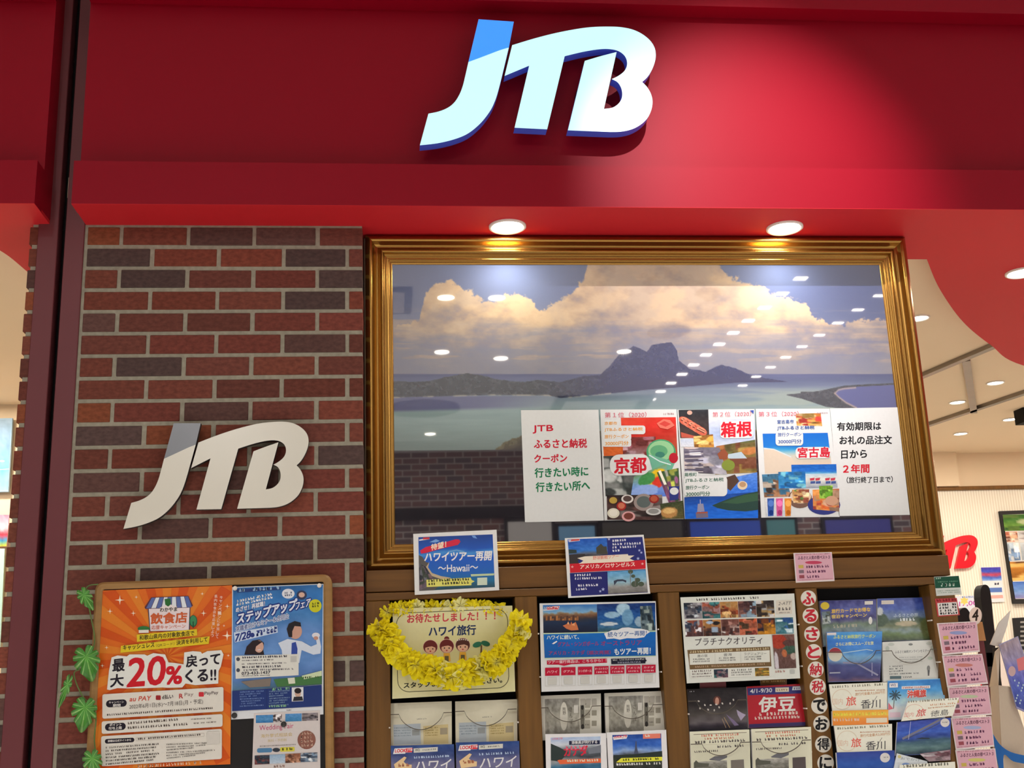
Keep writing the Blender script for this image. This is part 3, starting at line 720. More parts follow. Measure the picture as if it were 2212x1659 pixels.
p.photo([(300, 160), (720, 150), (722, 400), (310, 410)], pic([(0, (214, 222, 236)), (.5, (176, 196, 230)), (1, (206, 214, 226))], 23, 4, 6, 40), 40, 26)
p.photo([(160, 310), (340, 290), (350, 410), (170, 415)], mosaic([(150, 100, 40), (214, 160, 70), (250, 214, 130), (190, 120, 50)], 24, 5), 26, 20)
p.photo([(42, 335), (160, 330), (162, 405), (46, 406)], pic([(0, (200, 214, 232)), (1, (226, 230, 236))], 25), 14, 10)
p.photo([(370, 400), (728, 340), (742, 640), (360, 660)], mosaic([(110, 96, 50), (150, 124, 60), (170, 110, 60), (90, 96, 54), (150, 90, 60)], 26, 6), 50, 42)
p.photo([(70, 408), (400, 412), (470, 660), (80, 640)], mosaic([(120, 116, 130), (170, 170, 184), (206, 204, 214), (96, 90, 104), (190, 176, 170)], 27, 7), 50, 40)
for k in range(5): p.stroke([(80, 455 + k * 40), (250, 448 + k * 42)], 12, (92, 86, 108)); p.stroke([(80, 474 + k * 40), (250, 467 + k * 42)], 8, (196, 188, 190))
p.poly([(470, 476), (600, 452), (652, 512), (560, 520), (480, 512)], (186, 206, 216)); p.poly([(490, 515), (640, 512), (630, 560), (520, 570)], (120, 70, 50)); p.poly([(380, 470), (440, 420), (480, 470), (470, 520), (400, 520)], (150, 80, 50)); p.ell(480, 575, 60, 50, (130, 146, 56))
p.photo([(470, 700), (746, 640), (750, 840), (430, 880)], pic([(0, (90, 140, 224)), (1, (44, 110, 220))], 28, 6, 10, 50), 40, 26)
p.poly([(455, 690), (540, 660), (580, 720), (500, 810), (460, 780)], (84, 60, 48)); p.ell(610, 760, 46, 40, (226, 206, 170)); p.ell(612, 752, 30, 24, (190, 150, 110))
p.photo([(76, 870), (752, 820), (754, 1060), (82, 1068)], pic([(0, (24, 70, 150)), (.4, (30, 96, 200)), (1, (24, 110, 226))], 29, 5, 9, 40), 60, 26)
p.poly([(330, 945), (400, 915), (520, 868), (640, 838), (752, 815), (754, 985), (640, 1000), (480, 990), (380, 968)], (40, 70, 62)); p.poly([(420, 920), (620, 850), (752, 830), (752, 900), (560, 930)], (56, 92, 66))
p.poly([(180, 1010), (290, 1000), (296, 1055), (186, 1062)], (120, 110, 130)); p.stroke([(222, 890), (224, 1010)], 6, (190, 190, 210)); p.poly([(200, 930), (250, 928), (262, 1000), (194, 1004)], (150, 150, 176)); p.rect(190, 1006, 290, 1020, (170, 90, 70), 4)
p.text('第２位（2020）', 335, 132, 690, 124, 46, (214, 96, 116), 0.0); p.poly([(676, 72), (714, 70), (712, 104)], (60, 84, 170)); 
p.rrect(404, 170, 712, 330, 40, WHT, 4); p.text('箱根', 414, 318, 694, 308, 136, (214, 24, 46), .035)
p.rrect(72, 632, 205, 690, 20, WHT); p.rrect(72, 676, 470, 862, 40, WHT, 2); DG = (30, 96, 70)
p.text('箱根町', 78, 680, 190, 676, 34, DG, .02); p.text('JTBふるさと納税', 84, 738, 436, 728, 40, DG, .02); p.text('旅行クーポン', 88, 800, 304, 794, 36, DG, .02); p.text('30000円分', 92, 862, 312, 856, 40, DG, .02)
p.done('paper_poster', 'poster on the picture glass with a lake, old inn and grilled meat, middle of five', 'poster', 'sheets taped on the picture glass')

p = Paper([(734, 56), (1412, 54), (1505, 1048), (785, 1056)], GP, base=WHT, thick=.0006, cs=ZB)
p.photo([(796, 284), (1395, 276), (1430, 560), (818, 650)], lambda u, v: ramp(np.clip(v * 1.15 - .12 * u + (fbm(u * 5, v * 9, 3) - .5) * .1, 0, 1), [(0, (20, 110, 206)), (.36, (30, 124, 212)), (.46, (60, 160, 214)), (.58, (150, 196, 206)), (.66, (206, 206, 190)), (1, (224, 204, 180))]), 60, 34)
p.poly([(806, 420), (900, 430), (1060, 500), (1100, 560), (1080, 645), (818, 652)], (222, 206, 184)); p.stroke([(806, 418), (900, 428), (1060, 498)], 10, (214, 226, 226))
p.photo([(1100, 100), (1330, 95), (1345, 215), (1110, 210)], mosaic([(196, 120, 50), (230, 170, 90), (206, 70, 60), (240, 210, 150), (150, 120, 60)], 33, 6), 30, 20)
p.photo([(1060, 570), (1474, 564), (1478, 650), (1064, 655)], pic([(0, (20, 96, 190)), (.7, (30, 110, 206)), (1, (120, 190, 220))], 34), 34, 10)
p.photo([(1064, 655), (1478, 650), (1486, 780), (1080, 790)], pic([(0, (190, 214, 226)), (.4, (226, 226, 216)), (1, (150, 160, 176))], 35), 34, 14)
for x in (1230, 1280, 1370, 1420): p.poly([(x, 695), (x + 46, 688), (x + 40, 712), (x + 4, 716)], (200, 60, 80)); p.rect(x + 6, 722, x + 50, 745, (70, 90, 150), 3)
p.photo([(790, 660), (1000, 650), (1060, 860), (812, 870)], mosaic([(60, 110, 140), (150, 110, 80), (206, 190, 170), (90, 150, 170), (60, 50, 46)], 36, 6), 34, 30)
p.photo([(940, 636), (1188, 632), (1195, 780), (944, 790)], mosaic([(30, 110, 180), (60, 150, 206), (40, 90, 130), (120, 200, 220)], 37, 5), 34, 22)
p.ell(1140, 880, 110, 90, (120, 90, 76)); p.ell(1145, 860, 96, 66, (226, 200, 170)); p.photo([(1065, 800), (1225, 795), (1220, 920), (1080, 920)], mosaic([(200, 150, 90), (236, 206, 160), (90, 130, 60), (150, 80, 60)], 38, 5), 26, 22)
p.ell(1360, 940, 150, 90, (50, 58, 130)); p.photo([(1255, 800), (1500, 790), (1500, 1000), (1260, 980)], mosaic([(206, 100, 50), (226, 150, 80), (150, 60, 50), (190, 150, 120)], 39, 5), 36, 30); p.photo([(1315, 765), (1440, 760), (1440, 880), (1320, 880)], mosaic([(120, 170, 50), (160, 206, 80), (90, 140, 40)], 40, 5), 20, 18); p.ell(1430, 900, 60, 44, (206, 160, 130))
p.photo([(815, 870), (1060, 865), (1060, 1044), (830, 1050)], pic([(0, (226, 224, 220)), (1, (206, 214, 220))], 41), 26, 20)
for x, c in ((872, (50, 90, 170)), (952, (214, 90, 150)), (1030, (226, 140, 50))): p.poly([(x - 34, 880), (x + 30, 878), (x + 24, 1040), (x - 26, 1044)], c); p.ell(x, 925, 26, 30, tuple(min(255, k + 40) for k in c)); p.ell(x + 2, 1010, 20, 24, tuple(max(0, k - 40) for k in c))
BL = (34, 84, 160)
p.rrect(915, 270, 1168, 396, 30, WHT, 2)
p.text('宮古島市', 930, 194, 1082, 190, 34, BL, .02); p.text('JTBふるさと納税', 930, 254, 1272, 248, 38, BL, .02); p.text('旅行クーポン', 935, 312, 1152, 308, 34, BL, .02); p.text('30000円分', 940, 378, 1152, 374, 38, BL, .02)
p.text('第３位（2020）', 758, 130, 1126, 124, 48, (214, 96, 120), 0.0); p.tiny(1295, 102, 1392, 100, 13, (180, 150, 160), 3)
p.rrect(1098, 410, 1418, 515, 36, WHT, 4); p.text('宮古島', 1120, 506, 1412, 500, 92, (208, 24, 50), .035)
p.done('paper_poster', 'poster on the picture glass with a white beach, drinks and food dishes', 'poster', 'sheets taped on the picture glass')

p = Paper([(1416, 52), (2035, 42), (2150, 1030), (1500, 1040)], GP, base=WHT, thick=.0006, cs=ZB)
p.text('有効期限は', 1482, 256, 1885, 250, 74, BLK, .03); p.text('お礼の品注文', 1505, 384, 1984, 378, 76, BLK, .03); p.text('日から', 1520, 514, 1754, 506, 74, BLK, .03)
p.text('２年間', 1538, 648, 1776, 642, 78, (210, 22, 44), .035); p.text('（旅行終了日まで）', 1570, 740, 1992, 732, 58, BLK, .02)
p.done('paper_notice', 'white paper on the picture glass with black lines and one red line, rightmost of five', 'notice', 'sheets taped on the picture glass')

# ================================================================== TWO CARDS CLIPPED OVER THE LOWER FRAME
ZH = (880, 1140, .09494)
CW = (228, 230, 228)
p = Paper([(132, 140), (2030, 45), (2090, 1420), (168, 1528)], .055, .0205, base=CW, thick=.0015, cs=ZH, mat='gloss')
p.photo([(250, 215), (1940, 150), (1992, 1350), (272, 1440)], lambda u, v: ramp(np.clip(v + (fbm(u * 4, v * 6, 2) - .5) * .12, 0, 1), [(0, (16, 66, 150)), (.25, (20, 86, 190)), (.33, (70, 150, 220)), (.4, (20, 90, 200)), (.7, (20, 100, 190)), (.85, (16, 110, 160)), (.93, (30, 90, 120)), (1, (40, 70, 80))]), 60, 44)
p.poly([(256, 620), (340, 660), (420, 780), (500, 800), (420, 900), (520, 1040), (720, 1110), (980, 1150), (900, 1200), (600, 1420), (272, 1438)], (86, 84, 82))
p.poly([(420, 900), (500, 780), (470, 900), (560, 1030), (760, 1100), (1000, 1140), (800, 1180), (560, 1100)], (196, 176, 140))
p.photo([(262, 800), (430, 900), (640, 1250), (270, 1436)], mosaic([(40, 44, 54), (96, 84, 96), (150, 120, 130), (60, 70, 60), (110, 110, 120)], 3, 7), 30, 44)
p.poly([(500, 330), (650, 260), (740, 300), (650, 335)], (120, 170, 226)); p.poly([(1460, 180), (1540, 180), (1590, 250), (1500, 230)], (110, 160, 226)); p.stroke([(930, 545), (1120, 510), (1300, 550)], 26, (110, 170, 220))
p.poly([(264, 270), (500, 226), (505, 262), (268, 300)], (220, 220, 226)); p.poly([(360, 225), (505, 218), (500, 262), (350, 270)], (200, 50, 60))
p.poly([(290, 520), (420, 440), (900, 320), (1100, 262), (1180, 268), (1208, 320), (1150, 390), (800, 470), (420, 575), (310, 590)], (214, 26, 66))
p.text('待望！', 540, 520, 880, 440, 140, (250, 226, 200), .03)
p.text('ハワイツアー再開', 385, 775, 1905, 738, 205, (238, 240, 240), .025, slant=.1)
p.text('～Hawaii～', 700, 1012, 1605, 985, 160, (236, 240, 240), .01)
p.poly([(430, 1185), (1440, 1135), (1462, 1190), (1530, 1220), (1458, 1260), (1456, 1310), (440, 1350)], (226, 222, 110))
p.tiny(470, 1235, 1420, 1196, 56, (60, 60, 30), 3); p.tiny(470, 1310, 1400, 1270, 56, (60, 60, 30), 4)
p.poly([(1440, 1060), (1975, 1040), (1970, 1085), (1450, 1110)], (190, 214, 170)); p.rect(1590, 1140, 1815, 1310, (206, 222, 200), 8)
p.done('sign_card', 'blue seaside card standing against the lower picture frame, left of the two', 'card', 'cards on the lower picture frame')

ZL = (1210, 1145, .09494)
p = Paper([(105, 185), (1900, 105), (2050, 1445), (185, 1545)], .055, .0205, base=CW, thick=.0015, cs=ZL, mat='gloss')
NV = (28, 40, 120)
p.poly([(168, 212), (1870, 155), (1945, 690), (215, 760)], NV); p.poly([(220, 980), (1945, 890), (1995, 1420), (250, 1505)], (24, 30, 110))
p.photo([(170, 212), (1062, 178), (1085, 560), (205, 640)], pic([(0, (30, 90, 190)), (.7, (50, 120, 206)), (.86, (90, 96, 110)), (1, (60, 60, 66))], 4), 40, 24)
p.poly([(820, 400), (930, 310), (990, 375), (1060, 370), (1075, 540), (830, 545)], (66, 66, 56)); p.poly([(190, 440), (370, 450), (380, 520), (195, 540)], (40, 60, 60))
p.poly([(200, 560), (560, 540), (590, 600), (400, 690), (430, 770), (210, 770)], (50, 46, 46))
for k, (y, x1) in enumerate(((270, 1500), (345, 1840), (420, 1750), (500, 1420))): p.tiny(1180, y, x1, y - 22, 50, (226, 230, 240), k)
p.poly([(215, 770), (1940, 680), (1945, 880), (225, 975)], (206, 20, 40))
p.poly([(390, 640), (560, 600), (1540, 548), (1550, 580), (1690, 580), (1580, 650), (1690, 700), (1540, 720), (560, 760), (430, 770), (530, 700)], (236, 226, 206))
p.text('野球観戦ツアー', 745, 680, 1330, 640, 88, (220, 120, 100), .01)
p.text('アメリカ／ロサンゼルス', 455, 890, 1700, 826, 100, (246, 220, 210), .025)
for k, (y, x1) in enumerate(((1055, 760), (1130, 960), (1290, 860), (1375, 620))): p.tiny(320 + 10 * k, y, x1, y - 18, 50, (226, 228, 240), 7 + k)
p.photo([(1075, 950), (1940, 905), (1990, 1410), (1092, 1455)], pic([(0, (90, 160, 210)), (.5, (150, 190, 206)), (.7, (150, 150, 146)), (1, (110, 108, 106))], 6), 40, 26)
p.poly([(1215, 1160), (1300, 1125), (1420, 1120), (1505, 1150), (1500, 1200), (1430, 1165), (1300, 1170), (1230, 1260)], (50, 60, 80))
for x, y, r in ((1600, 950, 60), (1660, 1050, 50), (1760, 1140, 66), (1700, 1230, 90), (1840, 1230, 70)): p.ell(x, y, r, r * .8, (70, 84, 66), 9)
p.rect(1590, 960, 1606, 1280, (120, 120, 116)); p.rect(1700, 1090, 1716, 1280, (110, 106, 100))
for x, y, r in ((1110, 210, 36), (1800, 465, 34), (1845, 515, 34), (1770, 650, 40), (975, 1350, 44), (910, 1395, 34), (275, 840, 36), (1870, 770, 36)):
    p.poly([(x + r * (1 if i % 2 == 0 else .45) * math.sin(i * math.pi / 5), y - r * (1 if i % 2 == 0 else .45) * math.cos(i * math.pi / 5)) for i in range(10)], (170, 180, 226) if y < 700 or y > 900 else (240, 170, 170))
p.poly([(175, 225), (440, 200), (450, 250), (200, 280)], (200, 196, 220)); p.poly([(250, 218), (440, 205), (430, 240), (240, 255)], (206, 70, 60))
p.done('sign_card', 'navy and red card standing against the lower picture frame, right of the two', 'card', 'cards on the lower picture frame')
# ================================================================== POSTERS IN THE BAYS
CREAMP = (222, 220, 190)
ZE = (790, 1290, .16275)
p = Paper([(360, 150), (1945, 112), (1985, 1252), (352, 1350)], .020, .010, base=(226, 222, 176), thick=.0012, cs=ZE)
def yel(u, v): return ramp(np.clip(v, 0, 1), [(0, (232, 228, 178)), (.5, (222, 216, 150)), (1, (226, 222, 176))]) + (fbm(u * 3, v * 3, 2) - .5)[..., None] * np.array((16, 16, 40))
p.photo([(366, 156), (1940, 118), (1980, 1246), (358, 1342)], yel, 24, 18)
def rr(x0, y0, x1, y1, r, sl, lean=0):
    o = []
    for cx_, cy_, a in ((x1 - r, y0 + r, -90), (x1 - r, y1 - r, 0), (x0 + r, y1 - r, 90), (x0 + r, y0 + r, 180)):
        for i in range(7):
            t = math.radians(a + 15 * i); X = cx_ + r * math.cos(t); Yy = cy_ + r * math.sin(t)
            o.append((X + lean * (Yy - y0) / (y1 - y0), Yy - sl * (X - x0) / (x1 - x0)))
    return o
p.ring(rr(405, 215, 1880, 1262, 150, 62, 22), 9, (70, 70, 50))
p.text('お待たせしました！！！', 552, 345, 1720, 300, 118, (206, 56, 72), .025)
p.text('ハワイ旅行', 838, 522, 1460, 498, 132, (34, 54, 96), .03)
p.text('スタッフまでお声がけください。', 505, 1210, 1810, 1135, 76, (30, 36, 32), .03)
for x, y, hair, bun in ((858, 660, (110, 40, 36), 0), (1075, 650, (110, 36, 34), 1), (1288, 635, (84, 44, 34), 2)):   # plain smiling faces
    if bun == 1: p.ell(x, y - 100, 34, 30, hair)
    p.ell(x, y, 100, 96, (240, 200, 180)); p.ell(x, y, 94, 90, hair); p.ell(x, y + 30, 70, 58, (236, 186, 156))
    p.poly([(x - 72, y + 12), (x - 50, y - 50), (x + 50, y - 50), (x + 72, y + 12), (x + 20, y - 8), (x - 20, y - 2)], hair)
    p.ell(x - 30, y + 26, 9, 10, (60, 30, 26)); p.ell(x + 32, y + 26, 9, 10, (60, 30, 26)); p.ell(x, y + 58, 12, 9, (190, 60, 60))
    if bun == 2:
        for k in range(6): p.ell(x - 66 + k * 26, y - 62 - 12 * math.sin(k * .63), 8, 8, (240, 230, 220))
    p.poly([(x - 40, y + 92), (x + 40, y + 92), (x + 52, y + 200), (x - 52, y + 200)], (236, 180, 60)); p.rect(x - 26, y + 130, x + 26, y + 220, (110, 96, 60))
p.ell(1480, 630, 62, 36, (46, 120, 90), rot=-.3); p.ell(1590, 615, 60, 34, (40, 110, 80), rot=.3); p.stroke([(1535, 640), (1530, 760)], 20, (110, 80, 50))
p.done('paper_poster', 'pale yellow poster with red and navy handwriting behind the yellow flower garland', 'poster')

ZT = (1150, 1290, .1311)
p = Paper([(118, 102), (2032, 66), (2095, 1488), (150, 1560)], .020, .010, base=CW, thick=.0012, cs=ZT, mat='gloss')
def skynight(u, v): return ramp(np.clip(v + (fbm(u * 9, v * 9, 5) - .5) * .16, 0, 1), [(0, (60, 120, 190)), (.26, (130, 180, 216)), (.3, (150, 130, 100)), (.38, (120, 84, 60)), (.5, (60, 56, 60)), (.62, (30, 50, 80)), (1, (20, 30, 52))])
p.photo([(172, 130), (1062, 116), (1078, 575), (182, 590)], skynight, 56, 30)
for k in range(16): p.rect(220 + 34 * k, 300 + (k * 37) % 60, 250 + 34 * k, 385, ((150, 100, 60), (90, 60, 46), (180, 120, 70))[k % 3], 2)
p.poly([(500, 470), (570, 440), (590, 400), (620, 460), (640, 400), (670, 460), (710, 405), (740, 470), (760, 540), (640, 550), (560, 520)], (206, 120, 76)); p.poly([(570, 440), (590, 400), (610, 450)], (240, 190, 140)); p.poly([(640, 460), (690, 420), (700, 470)], (236, 170, 120))
p.photo([(1062, 116), (2022, 92), (2028, 548), (1078, 575)], blobs([(0, (20, 50, 110)), (.5, (30, 90, 160)), (.85, (60, 110, 150)), (1, (50, 90, 100))], [(.25, .4, .14, .12, (150, 190, 216)), (.45, .2, .12, .22, (170, 206, 226)), (.52, .5, .1, .3, (110, 160, 196)), (.2, .72, .16, .06, (206, 220, 226)), (.72, .66, .08, .18, (150, 180, 200))], 7, 40), 60, 30)
p.photo([(1770, 150), (1960, 140), (2020, 540), (1790, 555)], mosaic([(60, 80, 90), (110, 130, 136), (150, 166, 160), (44, 60, 70)], 8, 6), 22, 36)
p.poly([(178, 205), (330, 195), (330, 150), (450, 145), (430, 205), (330, 215), (180, 222)], (236, 236, 240)); p.poly([(240, 160), (440, 150), (425, 200), (240, 205)], (200, 30, 46)); p.text('LOOK JTB', 200, 200, 425, 192, 36, (240, 240, 240), .02)
p.poly([(180, 596), (2030, 552), (2034, 975), (205, 1015)], (190, 220, 180))
p.photo([(184, 612), (2030, 570), (2032, 962), (202, 1002)], pic([(0, (20, 110, 196)), (.5, (20, 100, 186)), (1, (20, 90, 166))], 9, 4, 4, 12), 26, 12)
p.text('ハワイに続いて、', 238, 700, 765, 690, 72, (228, 240, 220), .02)
cl = [(1180, 600), (1240, 575), (1310, 545), (1400, 540), (1480, 505), (1580, 498), (1680, 515), (1790, 520), (1900, 545), (1935, 575), (1880, 610), (1840, 660), (1700, 680), (1560, 675), (1440, 700), (1340, 680), (1220, 690), (1200, 640)]
p.poly(cl, (230, 234, 236)); p.text('続々ツアー再開！', 1240, 660, 1880, 632, 84, (40, 96, 160), .015)
p.text('グアム・シンガポール', 415, 815, 1090, 800, 76, (150, 60, 110), .02); p.text('オーストラリア', 1130, 800, 1800, 785, 76, (150, 60, 110), .02)
p.text('アメリカ・カナダ', 270, 955, 860, 945, 70, (150, 60, 110), .02); p.text('（順次再開）', 900, 950, 1290, 940, 66, (150, 60, 110), .02); p.poly([(320, 770), (350, 745), (400, 720), (410, 735), (350, 775)], (236, 240, 240))
p.text('もツアー再開！', 1350, 955, 1945, 935, 104, (232, 240, 240), .025)
CR = (190, 24, 58)
p.poly([(238, 1045), (1225, 1012), (1228, 1080), (640, 1105), (520, 1132), (430, 1112), (240, 1112)], CR); p.text('ツアー催行商品は、こちらから！！', 255, 1098, 1215, 1066, 52, (240, 216, 220), .01)
p.poly([(1295, 1015), (1860, 1000), (1862, 1025), (1885, 1045), (1862, 1065), (1862, 1090), (1298, 1105)], (26, 28, 46)); p.tiny(1320, 1048, 1850, 1032, 26, (190, 190, 190), 3); p.tiny(1400, 1090, 1780, 1078, 26, (170, 170, 190), 5)
xs = [(208, 446), (474, 710), (748, 984), (1018, 1254), (1280, 1514), (1542, 1778), (1800, 2028)]
for k, ((a, b), s) in enumerate(zip(xs, ('ハワイ', 'グアム', 'シンガポール', 'オーストラリア', 'アメリカ', 'アメリカ', 'カナダ'))):
    y = 1165 - k * 8; p.rect(a, y, b, y + 132, CR, 6); m = (a + b) / 2; wd = min(105, 28 * len(s))
    p.text(s, m - wd, y + (88 if k < 3 else 58), m + wd, y + (84 if k < 3 else 54), 42 if k < 3 else 34, (240, 190, 196), .02)
    if k > 2: p.tiny(a + 30, y + 108, b - 30, y + 104, 26, (240, 190, 196), k)
    p.stroke([(a + 4, y + 136), (a + 4, y + 305), (b - 4, y + 299), (b - 4, y + 130)], 3, (180, 176, 160)); p.rect(a + 46, y + 160, b - 46, y + 280, (206, 206, 198), 4)
p.done('paper_poster', 'blue and white poster with harbour photos and seven red country boxes in the second bay', 'poster')

ZP = (1460, 1270, .13562)
p = Paper([(72, 150), (1885, 88), (1980, 1440), (175, 1520)], .020, .010, base=(226, 230, 220), thick=.0012, cs=ZP)
p.tiny(320, 205, 1330, 170, 36, (90, 86, 80), 1)
TONES = [[(60, 60, 70), (150, 146, 150), (40, 56, 74), (190, 196, 200)], [(150, 80, 60), (40, 84, 90), (60, 120, 120), (170, 130, 130)], [(190, 140, 80), (150, 70, 40), (220, 180, 120), (110, 60, 40)], [(80, 50, 50), (130, 90, 80), (160, 190, 210), (60, 50, 60)], [(50, 40, 36), (206, 170, 110), (60, 50, 46), (190, 190, 190)],
         [(150, 80, 60), (90, 60, 60), (206, 206, 210), (60, 70, 90)], [(196, 140, 80), (90, 56, 46), (150, 170, 190), (50, 40, 40)], [(130, 80, 70), (226, 226, 220), (70, 44, 44), (150, 110, 100)], [(170, 80, 50), (200, 110, 80), (120, 50, 40), (80, 60, 40)], [(70, 44, 36), (190, 130, 40), (50, 40, 60), (150, 80, 40)], [(60, 110, 120), (110, 150, 160), (190, 210, 214), (50, 100, 170)]]
sk = lambda x, y: (x + (y - 215) * .06, y - (x - 120) * .03)
for k in range(11):
    r_, c_ = divmod(k, 5) if k < 10 else (1, 5)
    x0, x1 = 120 + c_ * 288, 120 + (c_ + 1) * 288 - 3; y0, y1 = 240 + r_ * 280, 240 + (r_ + 1) * 280 - 22
    p.photo([sk(x0, y0), sk(x1, y0), sk(x1, y1), sk(x0, y1)], mosaic(TONES[k], 50 + k, 5), 30, 28)
p.rect(1595, 200, 1850, 420, (222, 216, 200), 8); p.text('2-ATT', 1630, 275, 1830, 265, 50, (90, 84, 84), 0, slant=.2); p.tiny(1620, 360, 1840, 350, 46, (110, 104, 100), 4); p.tiny(1640, 405, 1810, 400, 20, (140, 136, 130), 5)
p.text('プラチナクオリティ', 305, 925, 1375, 890, 122, (70, 62, 70), 0.0)
BR = (120, 96, 62)
p.poly([(182, 990), (1500, 935), (1522, 1250), (222, 1300)], BR); p.poly([(212, 1050), (1492, 992), (1498, 1180), (222, 1226)], (226, 228, 216)); p.tiny(220, 1038, 1490, 980, 36, (206, 190, 150), 7)
for a, b, s in ((340, 500, '雅の宿'), (760, 890, '雲海'), (1085, 1440, 'ラグジュアリー')): p.text(s, a, 1108 - (a - 340) * .045, b, 1100 - (a - 340) * .045, 44, (80, 80, 78), 0)
for k in range(6):
    a = 270 + (k // 2) * 410; p.tiny(a, 1148 + (k % 2) * 36 - (a - 270) * .045, a + 270, 1140 + (k % 2) * 36 - (a - 270) * .045, 22, (120, 120, 116), k)
p.stroke([(620, 1040), (624, 1200)], 3, (180, 180, 170)); p.stroke([(1030, 1020), (1036, 1190)], 3, (180, 180, 170)); p.tiny(300, 1272, 1420, 1222, 30, (190, 160, 130), 12)
p.poly([(222, 1300), (1522, 1250), (1520, 1410), (226, 1440)], (228, 230, 220))
p.photo([(600, 1300), (826, 1290), (830, 1425), (608, 1435)], mosaic([(40, 56, 70), (110, 80, 90), (60, 110, 110), (170, 150, 150)], 70, 4), 20, 14); p.photo([(1255, 1275), (1480, 1268), (1488, 1400), (1262, 1408)], mosaic([(120, 90, 40), (200, 160, 60), (150, 110, 50), (90, 96, 50)], 71, 4), 20, 14)
for k in range(3): p.tiny(250, 1345 + k * 40, 570, 1330 + k * 40, 30 - k * 6, (120, 110, 104), 20 + k); p.tiny(880, 1325 + k * 36, 1210, 1310 + k * 36, 28 - k * 5, (110, 110, 104), 30 + k)
p.photo([(1530, 750), (1880, 738), (1915, 1275), (1575, 1290)], blobs([(0, (120, 84, 76)), (1, (96, 70, 64))], [(.25, .2, .4, .22, (170, 60, 40)), (.75, .45, .3, .14, (60, 90, 76)), (.75, .25, .3, .1, (90, 60, 56)), (.1, .8, .1, .3, (206, 200, 206)), (.5, .55, .12, .12, (190, 110, 70)), (.9, .65, .14, .1, (190, 170, 160))], 72, 40), 34, 46)
p.tiny(1570, 1350, 1780, 1340, 34, (190, 150, 140), 40); p.rect(1818, 1310, 1890, 1368, (190, 194, 188), 3)
p.done('paper_poster', 'white poster with a grid of small photos and brown boxes in the third bay', 'poster')

# ================================================================== BROCHURES IN THE RACK
GB = 'brochures in the cabinet bays'
def book(corners, Yt, Yb, base, cs, thick=.012, mat='gloss', side=(226, 224, 216)):
    p = Paper(corners, Yt, Yb, base=base, thick=thick, cs=cs, mat=mat, sidecol=side); p.gain = 1.3; return p
ZC1 = (830, 1490, .14014)
for k, (o, dy, lab) in enumerate(((0, 0, 'cream brochure with pale blue and tan boxes in the first bay, beside the left stile'), (1010, -30, 'cream brochure with pale blue and tan boxes in the first bay, on the right'))):
    p = book([(84 + o, 210 + dy), (1040 + o, 175 + dy), (1042 + o, 850 + dy), (92 + o, 880 + dy)], .075, .055, (218, 210, 186), ZC1)
    x = o
    p.tiny(500 + x, 462 + dy, 650 + x, 452 + dy, 18, (150, 146, 130), k)
    p.poly([(140 + x, 540 + dy), (560 + x, 520 + dy), (565 + x, 840 + dy), (146 + x, 850 + dy)], (176, 186, 192)); p.poly([(600 + x, 560 + dy), (985 + x, 530 + dy), (990 + x, 830 + dy), (606 + x, 840 + dy)], (206, 190, 140))
    p.rect(430 + x, 615 + dy, 545 + x, 705 + dy, (150, 156, 156), 4); p.rect(862 + x, 590 + dy, 975 + x, 690 + dy, (160, 150, 126), 4)
    for j in range(4): p.tiny(150 + x, 600 + j * 40 + dy, 410 + x, 592 + j * 40 + dy, 18, (130, 146, 156), j); p.tiny(630 + x, 600 + j * 38 + dy, 830 + x, 590 + j * 38 + dy, 18, (160, 140, 80), 9 + j)
    p.done('brochure', lab, 'brochure', GB)
pocket(95, 1045, 378, 342, 520, .048, (225, 915, 250), ZC1); pocket(1090, 2040, 330, 290, 520, .048, (1235, 1905, 240), ZC1)
